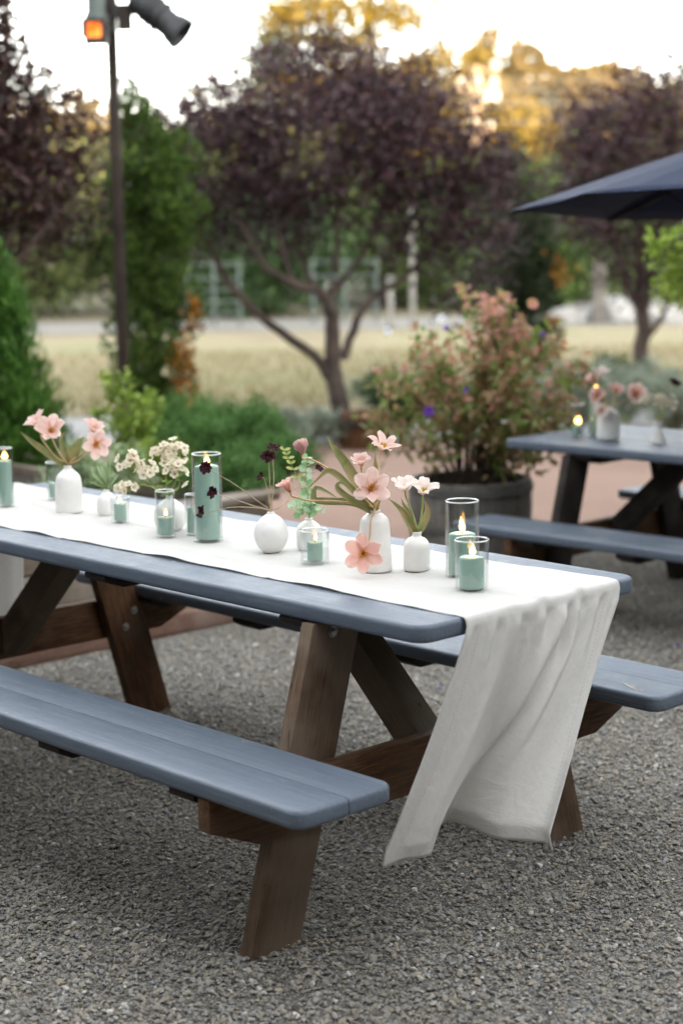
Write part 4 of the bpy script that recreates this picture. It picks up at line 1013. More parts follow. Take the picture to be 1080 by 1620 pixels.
def broad_tree(name, base, label, limbs, lobes, leaf, n_seed, per, L, W, seed, cat='tree', group=None, bark='bark', spread=.07, twigs=120, shell=.45, droop=-.15, trunk_name='trunk'):
    """limbs: list of ([(right, forward, up)...], r0, r1); lobes in the same local metres"""
    rng = np.random.default_rng(seed); root = empty(name, base, label, cat, group)
    tl = []
    for pts, r0, r1 in limbs:
        Q = spline(local_axes(pts), 18); Q = Q+rng.normal(size=Q.shape)*r0*.12; Q[0] = local_axes([pts[0]])[0]; tl.append((Q, np.linspace(r0, r1, 18)))
    link(trunk_name, tubes(trunk_name, tl[:1], 9), M[bark], root)
    for k, q in enumerate(tl[1:]): link('limb', tubes('limb', [q], 7), M[bark], root)
    pts, nor = lobes_points(lobes, n_seed, rng, shell)
    allq = np.concatenate([q for q, _ in tl]); lp = local_axes(pts)
    tw = []
    for i in rng.choice(len(lp), min(twigs, len(lp)), replace=False):
        j = np.argmin(np.linalg.norm(allq-lp[i], axis=1)+rng.random(len(allq))*.35); a = allq[j]; b = lp[i]
        mid = (a+b)/2+np.array([0, 0, .08*np.linalg.norm(b-a)])+rng.normal(size=3)*.04*np.linalg.norm(b-a)
        tw.append((spline([a, mid, b], 7), np.linspace(.012, .003, 7)*max(.6, spread*9)))
    if tw: link('twigs', tubes('twigs', tw, 4), M[bark], root)
    P, N = clumped(lp, local_axes(nor), rng, per, spread); n = len(P)
    D = rand_dirs(n, rng)+N*.5+np.array([0, 0, droop]); ups = rand_dirs(n, rng, 1.2)
    link('crown', leaf_mesh('crown', P, D, ups, L*rng.uniform(.65, 1.25, n), W*rng.uniform(.7, 1.2, n)), M[leaf], root)
    return root
def conifer(name, base, label, lobes, leaf, n, L, W, seed, group=None, upward=1.0, out=.6, trunk_h=1., extra=None, shell=.72, cat='tree'):
    rng = np.random.default_rng(seed); root = empty(name, base, label, cat, group)
    link('trunk', tubes('trunk', [(np.array([[0, 0, -.02], [0, 0, trunk_h*.5], [0, 0, trunk_h]]), [.06, .04, .01])], 8), M['bark'], root)
    k = n//6; pts, nor = lobes_points(lobes, k, rng, shell); P, N = clumped(local_axes(pts), local_axes(nor), rng, 6, L*.4); m = len(P)
    D = N*out+rng.normal(size=(m, 3))*.42+np.array([0, 0, upward]); ups = N+rand_dirs(m, rng)*.5
    keep = P[:, 2] > .01; P, D, ups = P[keep], D[keep], ups[keep]; m = len(P)
    link('foliage', leaf_mesh('foliage', P, D, ups, L*rng.uniform(.6, 1.3, m), W*rng.uniform(.6, 1.3, m), fold=.1), M[leaf], root)
    if extra:
        lb, mt, ne = extra; pts, nor = lobes_points(lb, ne//5, rng, .6); P, N = clumped(local_axes(pts), local_axes(nor), rng, 5, L*.5); m = len(P)
        D = N*.6+rng.normal(size=(m, 3))*.5+np.array([0, 0, .4]); link('orange_foliage', leaf_mesh('orange_foliage', P, D, rand_dirs(m, rng), L*rng.uniform(.6, 1.2, m), W*1.2), M[mt], root)
    return root
def G0(u, v): P = on_z(u, v, 0.); return np.array([P[0], P[1], 0.])

# --- purple plum in the middle; pixel spacing at its distance is 202 px per metre
TB = G0(540, 694); K = 202.
def L3(u, v, f=0.): return ((u-540)/K, f, (694-v)/K)
broad_tree('plum_tree', TB, 'purple-leaved plum tree with many bare limbs in the middle of the garden',
    [([L3(540, 694), L3(536, 640), L3(530, 585), L3(528, 520), L3(524, 470)], .085, .05),
     ([L3(533, 610), L3(500, 565), L3(455, 530), L3(405, 490), L3(365, 440), L3(335, 380), L3(322, 330)], .045, .02),
     ([L3(530, 500, -.1), L3(515, 465, -.15), L3(470, 450, -.2), L3(430, 425, -.2), L3(405, 385, -.2), L3(385, 340, -.25)], .042, .018),
     ([L3(470, 450, -.2), L3(455, 400, -.2), L3(440, 330, -.1), L3(430, 260, -.1)], .028, .012),
     ([L3(545, 570, .05), L3(562, 520, .1), L3(590, 478, .15), L3(640, 445, .2), L3(690, 400, .25), L3(720, 340, .3)], .04, .016),
     ([L3(526, 480), L3(534, 420), L3(540, 350), L3(548, 270)], .035, .012),
     ([L3(524, 475, .1), L3(560, 430, .1), L3(600, 370, .1), L3(622, 300, .1)], .03, .012),
     ([L3(527, 500, .2), L3(490, 440, .3), L3(480, 380, .35), L3(475, 300, .4)], .028, .012)],
    [((-.1, 0, 2.25), (1.10, 1.1, .50)), ((.60, .1, 2.18), (.62, .8, .48)), ((-1.0, 0, 2.20), (.62, .8, .46)), ((-.3, 0, 2.64), (.85, .75, .26)), ((.45, 0, 2.58), (.62, .7, .24)), ((-.35, 0, 2.95), (.42, .4, .14)), ((-1.40, .1, 1.85), (.30, .5, .40)), ((1.02, .1, 1.80), (.42, .55, .46)), ((1.02, .2, 1.28), (.32, .4, .34)), ((.05, .3, 1.80), (.85, .6, .24)), ((-1.35, .1, 2.35), (.34, .4, .26)), ((1.1, .2, 2.2), (.3, .4, .3)), ((.45, .1, 2.85), (.3, .3, .12)), ((-1.25, 0, 1.55), (.30, .4, .20)), ((-1.55, .2, 2.1), (.30, .4, .34)), ((-.75, .2, 1.85), (.55, .5, .25)), ((.55, .2, 1.52), (.42, .4, .18)), ((-.6, .3, 1.6), (.4, .4, .16))],
    'plum_leaf', 2100, 13, .054, .032, 61, bark='bark_red', spread=.078, twigs=300, shell=.35)
# --- plum tree at the left edge, trunk outside the picture
TB = gnd(-70, 11.2); K = F_PX/11.3
def L4(u, v, f=0.): return ((u+70)/K, f, 1.5626+(372-v)/K)
broad_tree('plum_tree', TB, 'dark plum tree leaning in from the left edge behind the lamp post',
    [([(0, 0, -.02), (.02, 0, .5), (.10, 0, .95)], .08, .055), ([(.10, 0, .9), L4(5, 420), L4(45, 330), L4(75, 260), L4(95, 170)], .04, .010), ([(.08, 0, .9), L4(30, 340, .2), L4(60, 290, .2), L4(140, 230, .3), L4(200, 190, .3)], .032, .008),
     ([(.1, 0, .9), L4(-10, 300), L4(20, 180), L4(40, 40), L4(30, -60)], .035, .008), ([(.1, 0, .9), L4(50, 400, -.1), L4(110, 330, -.1), L4(160, 310, -.1)], .026, .007), ([(.06, 0, .95), (-.3, 0, 1.5), (-.5, .2, 2.3)], .04, .01)],
    [((.42, .1, 1.98), (.42, .5, .36)), ((.60, .2, 2.12), (.34, .4, .24)), ((.20, 0, 2.28), (.42, .45, .36)), ((-.35, 0, 2.2), (.6, .6, .8)), ((.30, .1, 2.75), (.28, .3, .42)), ((.70, .3, 2.42), (.30, .3, .10)), ((.66, .3, 1.80), (.26, .3, .24)), ((.42, .2, 1.62), (.36, .4, .20)), ((.38, .1, 2.62), (.26, .3, .30)), ((.62, .2, 2.62), (.22, .2, .14)), ((.20, .1, 3.05), (.26, .3, .30))],
    'plum_leaf_brown', 1900, 7, .058, .034, 62, spread=.085, twigs=200, shell=.25)
# --- plum tree at the right behind the umbrella
TB = G0(1015, 628); K = F_PX/depth(TB)
def L5(u, v, f=0.): return ((u-1015)/K, f, (628-v)/K)
broad_tree('plum_tree', TB, 'dark plum tree on the right whose trunk stands behind the far table',
    [([L5(1015, 628), L5(1012, 560), L5(1016, 500), L5(1012, 460)], .085, .06), ([L5(1013, 500), L5(985, 440), L5(965, 380), L5(940, 300), L5(915, 220)], .05, .012), ([L5(1015, 490), L5(1030, 420), L5(1045, 330), L5(1050, 230)], .05, .012), ([L5(1016, 540), L5(1040, 510), L5(1065, 460), L5(1100, 390)], .035, .012), ([L5(1012, 470), L5(1005, 380), L5(1000, 280), L5(985, 190)], .04, .012)],
    [((0, 0, 2.2), (1.0, .9, .75)), ((-.45, 0, 2.0), (.55, .7, .62)), ((.5, 0, 2.3), (.8, .8, .75)), ((.1, 0, 2.85), (.55, .55, .35)), ((-.2, 0, 1.30), (.35, .4, .36)), ((.25, 0, 1.2), (.4, .4, .35)), ((-.62, .1, 2.5), (.3, .4, .3))],
    'plum_leaf', 1300, 11, .062, .036, 63, spread=.09, twigs=140, shell=.35)
# --- tall cypress left of the middle
TB = gnd(246, 12.3); K = F_PX/12.3
def Lc(u, v, f=0.): return ((u-240)/K, f, (664-v)/K)
rr = np.random.default_rng(5)
lobes = []
for z, hw, off in ((.15, .26, 0), (.4, .29, .0), (.65, .31, .0), (.9, .32, .0), (1.15, .33, .01), (1.4, .35, .03), (1.65, .36, .04), (1.85, .34, .05), (2.05, .30, .05), (2.22, .22, .0), (2.36, .16, -.05), (2.48, .10, -.10), (2.56, .05, -.12)):
    lobes.append(((off, 0, z), (hw*.62, hw*.62, .2)))
    for k in range(4):
        a = rr.uniform(0, 6.28); q = hw*rr.uniform(.30, .46); lobes.append(((off+math.cos(a)*(hw-q*.8), math.sin(a)*(hw-q*.8), z+rr.uniform(-.1, .1)), (q, q, q*1.25)))
conifer('cypress_tree', TB, 'tall lumpy green cypress with an orange glow coloured into its leaves beside the lamp post', lobes, 'cypress_leaf', 26000, .044, .020, 64, shell=.88, upward=.8, out=.9, trunk_h=2.4,
    extra=([((.25, -.17, .22), (.08, .10, .16)), ((.27, -.15, .48), (.05, .07, .18)), ((.22, -.23, .70), (.07, .08, .16)), ((.3, -.12, .98), (.04, .08, .16))], 'cypress_brown', 800))  # orange glow on the cypress, coloured in as leaves
# --- arborvitae at the left edge
TB = gnd(-6, 9.2); lobes = []
for z in np.arange(.1, 1.46, .09):
    hw = .42*(1-(z/1.52)**1.5)**.8
    for k in range(4):
        a = rr.uniform(0, 6.28); lobes.append(((math.cos(a)*hw*.62, math.sin(a)*hw*.62, z), (hw*.42+.02, hw*.42+.02, .16)))
conifer('arborvitae', TB, 'deep green conical arborvitae at the left edge behind the tulip vase', lobes, 'arborvitae_leaf', 22000, .060, .015, 65, shell=.82, upward=1.7, out=.45, trunk_h=1.3)
# --- dark conifer behind the potted shrub
TB = G0(812, 592); K = F_PX/depth(TB); lobes = []
for z, hw, off in ((.1, .33, .12), (.4, .36, .12), (.7, .38, .08), (1.0, .44, .0), (1.3, .46, .0), (1.6, .42, -.02), (1.9, .36, -.05), (2.15, .26, -.05), (2.35, .16, -.05)):
    for k in range(5):
        a = rr.uniform(0, 6.28); lobes.append(((off+math.cos(a)*hw*.55, math.sin(a)*hw*.55, z), (hw*.55, hw*.5, .2)))
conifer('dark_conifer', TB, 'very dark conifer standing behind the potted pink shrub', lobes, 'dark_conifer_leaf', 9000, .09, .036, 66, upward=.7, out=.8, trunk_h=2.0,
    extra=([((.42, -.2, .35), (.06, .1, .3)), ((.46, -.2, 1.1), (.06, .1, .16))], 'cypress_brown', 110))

# --- half barrel with the pink and green shrub
BD = 8.05; TB = gnd(746, BD)
BR, BHH = .29, .43
r = empty('barrel_planter', TB, 'dark half wine barrel planter holding the pink and green shrub', 'planter')
ns = 22
for k in range(ns):
    a0 = 2*math.pi*k/ns+.006; a1 = 2*math.pi*(k+1)/ns-.006; bm = bmesh.new(); ring = []
    for z, rad in ((0, BR*.90), (BHH*.35, BR*.975), (BHH*.7, BR*1.0), (BHH, BR*.985)):
        ring.append([bm.verts.new((q*math.cos(a), q*math.sin(a), z)) for q, a in ((rad, a0), (rad*1.004, (a0+a1)/2), (rad, a1), (rad-.026, a1), (rad-.026, a0))])
    for A, B in zip(ring, ring[1:]):
        for i in range(5): bm.faces.new((A[i], A[(i+1) % 5], B[(i+1) % 5], B[i]))
    bm.faces.new(ring[0]); bm.faces.new(ring[-1]); link('stave', from_bm(bm, 'stave'), M['barrel_wood'], r)
for z, rad in ((.06, BR*.932), (.20, BR*.993), (.375, BR*1.010)):
    link('hoop', lathe('hoop', [(rad-.004, z), (rad+.004, z), (rad+.005, z+.034), (rad-.003, z+.034)], 48), M['hoop_iron'], r)
link('soil', lathe('soil', [(0, BHH-.06), (BR*.9, BHH-.07)], 24), M['soil'], r)
rng = np.random.default_rng(77); K = F_PX/(BD*1.0)
r = empty('flowering_shrub', (TB[0], TB[1], BHH-.07), 'bushy shrub with pink, orange and green leaves and purple flowers in the barrel', 'shrub')
stems = []; tips = []
for k in range(58):
    a = rng.uniform(0, 6.28); rad = rng.uniform(.05, .62)**.8; hgt = rng.uniform(.22, .84)*(1-.30*(rad/.62)**2); q = np.array([math.cos(a)*rad*.72+.09, math.sin(a)*rad*.62, hgt])
    Q = spline(local_axes([(math.cos(a)*.05, math.sin(a)*.05, 0), tuple(q*np.array([.45, .45, .62])), tuple(q), tuple(q*np.array([1.10, 1.10, 1.04])+np.array([rng.normal()*.04, 0, -.02 if rad > .4 else .07]))]), 14)
    stems.append((Q, np.linspace(.0045, .0015, 14))); tips.append(Q)
for q in stems: link('stem', tubes('stem', [q], 5), M['bark'], r)
P = []; top = []
for Q in tips:
    for i in range(4, 14):
        for k in range(6): P.append(Q[i]+rng.normal(size=3)*.034); top.append(i)
P = np.array(P); n = len(P); top = np.array(top)
D = rand_dirs(n, rng)+np.array([0, 0, -.1]); ups = rand_dirs(n, rng, 1.0)
pink = (rng.random(n) < np.clip((P[:, 2]-.30)*.95, 0, .72))
link('leaves', leaf_mesh('leaves', P[~pink], D[~pink], ups[~pink], .064*rng.uniform(.6, 1.3, (~pink).sum()), .030), M['shrub_leaf'], r)
link('pink_leaves', leaf_mesh('pink_leaves', P[pink], D[pink], ups[pink], .048*rng.uniform(.6, 1.3, pink.sum()), .028), M['shrub_pink'], r)
def simple_bloom(root, P, ax, L, mt, nm='flower', n=5, seed=0):
    Vs, Fs, o = [], [], 0
    for j in range(n):
        X = petal_mesh(L, L*.95, 58, 84, .1, 5, 5, tip=.6, wave=.3, seed=seed*7+j).reshape(-1, 3); a = j*2*math.pi/n
        X = np.stack([X[:, 0]*math.cos(a)-X[:, 1]*math.sin(a), X[:, 0]*math.sin(a)+X[:, 1]*math.cos(a), X[:, 2]+.0005*j], 1)
        idx = np.arange(25).reshape(5, 5); Vs.append(X); Fs.append(np.stack([idx[:-1, :-1], idx[1:, :-1], idx[1:, 1:], idx[:-1, 1:]], -1).reshape(-1, 4)+o); o += 25
    ob = link(nm, mesh_np(nm, np.concatenate(Vs), np.concatenate(Fs), True), M[mt], root); ob.matrix_world = Matrix.Translation(Vector(P)) @ ortho(ax).to_4x4(); fix_local(ob)
for i, (u, v, mt, L) in enumerate(((678, 652, 'purple_petal', .028), (858, 530, 'purple_petal', .015), (738, 617, 'purple_petal', .016), (841, 482, 'shrub_pink', .030), (698, 505, 'white_petal', .026), (612, 525, 'white_petal', .024), (779, 494, 'shrub_pink', .026), (706, 520, 'purple_petal', .014))):
    simple_bloom(r, at(u, v, depth(TB+np.array([0, 0, .7]))-.25), view(rnd.uniform(-.4, .4), .4, 1), L, mt, seed=i)

# --- plants in the raised bed
def bushy(name, base, label, n_stem, h, spr, leaf, L, W, per, seed, group=None, stem_r=.004, droop=0.1, cat='plant', fine=.02, arch=.25):
    rng = np.random.default_rng(seed); root = empty(name, base, label, cat, group); tl = []; P = []; D = []
    for k in range(n_stem):
        a = rng.uniform(0, 6.28); s = spr*rng.uniform(.1, 1)**.7; hh = h*rng.uniform(.55, 1.05)*(1-.3*(s/spr)**2); e = np.array([math.cos(a)*s, math.sin(a)*s, hh])
        Q = spline([np.array([math.cos(a)*.03, math.sin(a)*.03, 0]), e*np.array([.4, .4, .6]), e, e*np.array([1+arch, 1+arch, 1-.1*droop])], 12); tl.append((Q, np.linspace(stem_r, stem_r*.35, 12)))
        for i in range(2, 12):
            for j in range(per): P.append(Q[i]+rng.normal(size=3)*fine); D.append((Q[min(i+1, 11)]-Q[i-1])*8)
    link('stems', tubes('stems', tl, 5), M['green_stem'], root)
    P = np.array(P); n = len(P); D = np.array(D)*.6+rand_dirs(n, rng)*.8+np.array([0, 0, -droop*.5])
    link('leaves', leaf_mesh('leaves', P, D, rand_dirs(n, rng, 1.), L*rng.uniform(.6, 1.3, n), W*rng.uniform(.7, 1.2, n)), M[leaf], root)
    return root
SZ = BH-.055
def bed(u, d): P = gnd(u, d); return (P[0], P[1], SZ)
bushy('lime_shrub', bed(203, 8.3), 'yellow-green leafy shrub rising behind the phlox in the raised bed', 15, .54, .16, 'lime_leaf', .050, .026, 4, 81, fine=.02)
bushy('lime_shrub', bed(262, 8.0), 'low yellow-green shrub between the phlox and the tall candle', 16, .26, .18, 'lime_leaf', .044, .022, 4, 82, fine=.02)
for i, (u, d, h, lb) in enumerate(((330, 8.4, .30, 'feathery green bush directly behind the tallest candle'), (388, 8.6, .36, 'feathery green bush right of the tallest candle'), (425, 8.2, .22, 'feathery green bush behind the dark cosmos'), (300, 8.9, .34, 'feathery green bush far back behind the phlox'), (365, 7.7, .18, 'low feathery green bush at the rim of the raised bed'))):
    bushy('feathery_bush', bed(u, d), lb, 54, h, .22, 'fern_leaf', .040, .0065, 17, 83+i, 'feathery bushes in the raised bed', .003, fine=.022)
bushy('grey_green_shrub', bed(150, 7.6), 'grey-green leafy plant behind the sage bud vase', 22, .26, .2, 'sage_leaf', .05, .016, 7, 92)
r = empty('orange_glow_spike', bed(290, 9.0), 'made-up orange spike in place of a flame glow against the cypress', 'flower')  # made-up spike, coloured to stand in for an orange flame glow
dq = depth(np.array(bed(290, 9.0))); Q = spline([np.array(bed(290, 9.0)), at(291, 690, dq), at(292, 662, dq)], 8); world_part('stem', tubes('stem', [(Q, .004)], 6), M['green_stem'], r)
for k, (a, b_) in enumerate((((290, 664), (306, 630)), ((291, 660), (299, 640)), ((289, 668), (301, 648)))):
    A = at(*a, dq); B = at(*b_, dq+.02*k); round_leaf_part(r, 'petal', A, B-A, -FW, np.linalg.norm(B-A), .022, 'glow_orange', .4)
# --- plants further back
for i, (u, v, h, lf, lb) in enumerate(((905, 690, .55, 'silver_leaf', 'silvery lavender mound left of the tulips on the far table'), (990, 668, .50, 'silver_leaf', 'silvery lavender mound behind the far tulip vase'), (1065, 690, .5, 'silver_leaf', 'silvery mound at the right edge behind the dried flowers'), (640, 690, .55, 'green_leaf', 'dark green bush between the plum trunk and the pink shrub'), (940, 655, .5, 'green_leaf', 'low green plant behind the far table candle'), (615, 655, .34, 'silver_leaf', 'pale low plant right of the plum trunk'), (470, 705, .25, 'silver_leaf', 'low grey plant left of the plum trunk'))):
    bushy('garden_mound', G0(u, v), lb, 40, h, .36, lf, .06, .016, 9, 100+i, 'low garden mounds', .004, fine=.03)
# --- dark wooden tub by the trunk
TB = G0(578, 706); r = empty('wooden_tub', TB, 'low dark brown wooden tub beside the plum trunk', 'planter')
for k in range(16):
    a = 2*math.pi*k/16; o = prism('stave', [(0, 0), (.26, 0), (.26, .068), (0, .068)], .02, (.18*math.cos(a), .18*math.sin(a), 0), (0, 0, 1), (-math.sin(a), math.cos(a), 0), M['redwood'], r, .003)
link('hoop', lathe('hoop', [(.185, .17), (.212, .17), (.212, .20), (.185, .20)], 30), M['dark_metal'], r)
link('soil', lathe('soil', [(0, .22), (.185, .22)], 16), M['soil'], r)
# --- right edge: light green shrub with branches reaching into the picture
TB = gnd(1190, 8.8); K = F_PX/8.7
def L6(u, v, f=0.): return ((u-1190)/K, f, 1.5626+(372-v)/K)
broad_tree('lime_maple', TB, 'light green leafy branches reaching in at the right edge', [([(0, 0, -.05), (.02, 0, .6), (.03, 0, 1.1)], .03, .022), ([(.03, 0, 1.0), L6(1150, 440), L6(1110, 405), L6(1075, 385), L6(1050, 392)], .014, .004), ([(.03, 0, .9), L6(1140, 470), L6(1100, 455), L6(1062, 460)], .012, .004), ([(.03, 0, 1.1), (.1, 0, 1.6), (.2, 0, 2.0)], .018, .005)],
    [((L6(1062, 400)), (.10, .14, .09)), ((L6(1068, 455)), (.085, .12, .075)), ((L6(1100, 420)), (.17, .2, .17)), ((.05, 0, 1.5), (.25, .3, .3))], 'lime_leaf', 260, 7, .058, .030, 120, twigs=60, spread=.035, shell=.2, cat='shrub', group=None)
# --- thin leafy vine sprays against the sky at the upper right
TB = gnd(1230, 9.0); K = F_PX/9.0
def L7(u, v, f=0.): return ((u-1230)/K, f, 1.5626+(372-v)/K)
broad_tree('sapling', TB, 'thin sapling whose wispy green twigs hang against the sky at upper right', [([(0, 0, -.05), (-.03, 0, 1.5), (-.06, 0, 2.4), (-.15, 0, 3.0)], .04, .015), ([(-.06, 0, 2.2), L7(1110, 130), L7(1075, 80), L7(1045, 30), L7(1030, -30)], .009, .002), ([(-.06, 0, 2.0), L7(1100, 150), L7(1060, 115), L7(1010, 60), L7(965, 20)], .008, .002), ([(-.06, 0, 2.3), L7(1120, 90), L7(1070, 40), L7(1055, 0)], .008, .002)],
    [((L7(1060, 60)), (.10, .2, .22)), ((L7(1075, 20)), (.06, .2, .12)), ((L7(1015, 75)), (.16, .1, .08)), ((L7(1075, 130)), (.12, .2, .06)), ((-.1, 0, 3.0), (.3, .3, .4))], 'bright_leaf', 60, 3, .040, .018, 121, twigs=60, spread=.05, shell=.1)

# ------------------------------------------------------------------ unseen hedges added either side of the court to block horizon light
def blocker_hedge(lat, d0, d1, h, label, seed):
    rng = np.random.default_rng(seed); A = CAM+d0*FH+lat*RH; r = empty('blocker_hedge', (A[0], A[1], 0), label, 'blocker_hedge', 'added hedges blocking side light'); w = .55
    n = 26000; q = rng.random((n, 3)); P = np.zeros((n, 3)); f = rng.random(n); L = d1-d0
    P[:, 1] = q[:, 0]*L; P[:, 2] = q[:, 1]*h; P[:, 0] = np.where(f < .5, -w, w)+rng.normal(size=n)*.09
    top = f > .86; P[top, 2] = h+rng.normal(size=top.sum())*.1; P[top, 0] = rng.uniform(-w, w, top.sum())
    P[:, 0] += .10*np.sin(P[:, 1]*1.7+P[:, 2]*2.3); W = local_axes(P)
    V = local_axes([(x, y, z) for z in (0, h-.1) for x, y in ((-w+.12, .1), (w-.12, .1), (w-.12, L-.1), (-w+.12, L-.1))])
    link('branches', mesh_np('branches', V, [(0, 1, 5, 4), (1, 2, 6, 5), (2, 3, 7, 6), (3, 0, 4, 7), (4, 5, 6, 7)]), M['bark'], r)  # opaque core box, added to stop light passing through
    link('foliage', leaf_mesh('foliage', W, rand_dirs(n, rng, .2), rand_dirs(n, rng, .6), .16*rng.uniform(.6, 1.3, n), .10), M['green_leaf'], r)
blocker_hedge(-5.4, -3.0, 13.0, 3.3, 'tall green hedge left of the court, added unseen to block low light', 601)
blocker_hedge(6.4, -3.0, 15.0, 3.0, 'tall green hedge right of the court, added unseen to block low light', 602)

# ------------------------------------------------------------------ lamp post
TB = gnd(197, 11.4); K = F_PX/11.2
r = empty('lamp_post', TB, 'tall dark timber post with a lit lantern and a spotlight at the top left', 'lamp post')
def lz(v): return 1.5626+(372-v)/K
ax_r = Vector(RH); ang = math.atan2(RH[1], RH[0]); r.rotation_euler = (0, 0, ang)
H = lz(-60)
prism('post', [(0, -.034), (H, -.034), (H, .034), (0, .034)], .068, (0, .034, 0), (0, 0, 1), (1, 0, 0), M['post_wood'], r, .006)
# lantern
lan = bpy.data.objects.new('lantern', None); C.objects.link(lan); lan.parent = r; lan.location = ((165-183)/K, -.10, lz(68))
w, h = .062, (68-37)/K
def bxm(nm, x0, x1, y0, y1, z0, z1, m, par, bv=.002):
    bm = bmesh.new(); bmesh.ops.create_cube(bm, size=1)
    for v in bm.verts: v.co = Vector(((x0+x1)/2+v.co.x*(x1-x0), (y0+y1)/2+v.co.y*(y1-y0), (z0+z1)/2+v.co.z*(z1-z0)))
    if bv: bmesh.ops.bevel(bm, geom=bm.edges[:], offset=bv, segments=1, affect='EDGES')
    return link(nm, from_bm(bm, nm), m, par)
bxm('tray', -w-.008, w+.008, -w-.008, w+.008, -.02, .012, M['lantern_glass_frame'], lan)
for sx in (-1, 1):
    for sy in (-1, 1): bxm('corner_bar', sx*w-.026, sx*w+.010, sy*w-.016, sy*w+.016, .012, h, M['lantern_glass_frame'], lan)
bxm('side_panel', w-.010, w+.004, -w+.014, w-.014, .012, h, M['lantern_glass_frame'], lan)
bxm('glowing_pane', -w+.010, w-.010, -w+.006, -w+.010, .016, h-.004, M['lamp_glow'], lan, 0)
bxm('back_panel', -w+.014, w-.014, w-.008, w+.002, .012, h, M['lantern_glass_frame'], lan)
ch = link('chimney', lathe('chimney', [(.082, h), (.078, h+.015), (.060, h+.05), (.058, h+.20), (.045, h+.23), (0, h+.24)], 20), M['galvanised'], lan)
bxm('top_rail', -w-.008, w+.008, -w-.008, w+.008, h-.022, h+.006, M['lantern_glass_frame'], lan)
bxm('bracket', (183-165)/K-.075, (183-165)/K+.01, -.02, .10, h*.4, h*.4+.05, M['dark_wood'], lan)
bxm('side_bracket', .06+.07, .06+.16, .02, .07, h*.5, h+.10, M['dark_wood'], lan)
# spotlight can on an arm
sp = bpy.data.objects.new('spotlight', None); C.objects.link(sp); sp.parent = r
x0, z0, x1, z1 = (226-183)/K, lz(2), (298-183)/K, lz(62)
A = Vector((x0, -.05, z0)); B = Vector((x1, -.12, z1)); Ls = (B-A).length
sp.location = A; sp.rotation_euler = (B-A).to_track_quat('Z', 'Y').to_euler()
link('housing', lathe('housing', [(0, -.02), (.06, -.02), (.088, .01), (.092, .05), (.092, Ls*.30), (.098, Ls*.31), (.098, Ls*.36), (.088, Ls*.37), (.088, Ls*.78), (.10, Ls*.80), (.112, Ls), (.105, Ls), (.09, Ls*.84), (0, Ls*.82)], 28), M['dark_metal'], sp)
for k in range(3): link('cooling_fin', lathe('cooling_fin', [(.09, .10+k*.05), (.104, .10+k*.05), (.104, .115+k*.05), (.09, .115+k*.05)], 24), M['dark_metal'], sp)
for zz in (lz(14), lz(28)): bxm('spotlight_arm', .03, x0+.10, -.065, -.035, zz-.008, zz+.008, M['dark_metal'], r)
bxm('arm_plate', .036, .055, -.09, -.01, lz(34), lz(4), M['dark_metal'], r)

# ------------------------------------------------------------------ umbrella over the far table
c2, s2 = math.cos(T2R), math.sin(T2R)
UC = np.array([T2[0]+c2*LEN/2-s2*WT/2, T2[1]+s2*LEN/2+c2*WT/2, 0])
r = empty('patio_umbrella', UC, 'open navy canvas umbrella over the far table at the right', 'umbrella')
zr = 1.662; R8 = 1.40; za = 1.99
tip = at(806, 329, 6.93); a_tip = math.atan2(tip[1]-UC[1], tip[0]-UC[0]); R8 = math.hypot(tip[0]-UC[0], tip[1]-UC[1])
tilt = lambda x, y: zr - .050*(x*FH[0]+y*FH[1])
link('pole', tubes('pole', [(np.array([[0, 0, -.02], [0, 0, 1.0], [0, 0, za+.02]]), .019)], 14), M['bark_grey'], r)
cor = [a_tip+k*math.pi/4 for k in range(8)]
for k in range(8):
    a, b_ = cor[k], cor[(k+1) % 8]; n1, n2 = 12, 7; P = np.zeros((n1, n2, 3))
    for i in range(n1):
        t = i/(n1-1); rad = .03+(R8-.03)*t
        for j in range(n2):
            q = j/(n2-1); p0 = np.array([math.cos(a), math.sin(a)])*rad; p1 = np.array([math.cos(b_), math.sin(b_)])*rad; p = p0*(1-q)+p1*q
            sag = math.sin(q*math.pi); p = p*(1-.035*sag*t*t); z = za+(tilt(*p0)*(1-q)+tilt(*p1)*q-za)*(t**1.06) - .012*sag*math.sin(t*math.pi)
            P[i, j] = (p[0], p[1], z)
    o = link('canopy_panel', grid_mesh('canopy_panel', P), M['navy_canvas'], r); sd = o.modifiers.new('thick', 'SOLIDIFY'); sd.thickness = .002; sd.offset = -1
    e = np.array([math.cos(a)*R8, math.sin(a)*R8, tilt(math.cos(a)*R8, math.sin(a)*R8)-.012]); top = np.array([math.cos(a)*.03, math.sin(a)*.03, za-.02])
    link('rib', tubes('rib', [(spline([top, (top+e)/2+np.array([0, 0, -.012]), e], 8), .008)], 6), M['dark_wood'], r)
    m_ = top*.45+e*.55; link('strut', tubes('strut', [(np.array([[0.02*math.cos(a), .02*math.sin(a), za-.62], m_+np.array([0, 0, -.012])]), .006)], 6), M['dark_wood'], r)
link('finial', lathe('finial', [(0, za+.09), (.018, za+.075), (.022, za+.05), (.014, za+.03), (.03, za+.012), (.03, za)], 16), M['dark_wood'], r)
link('hub', lathe('hub', [(.02, za-.66), (.036, za-.65), (.036, za-.60), (.02, za-.59)], 16), M['dark_metal'], r)

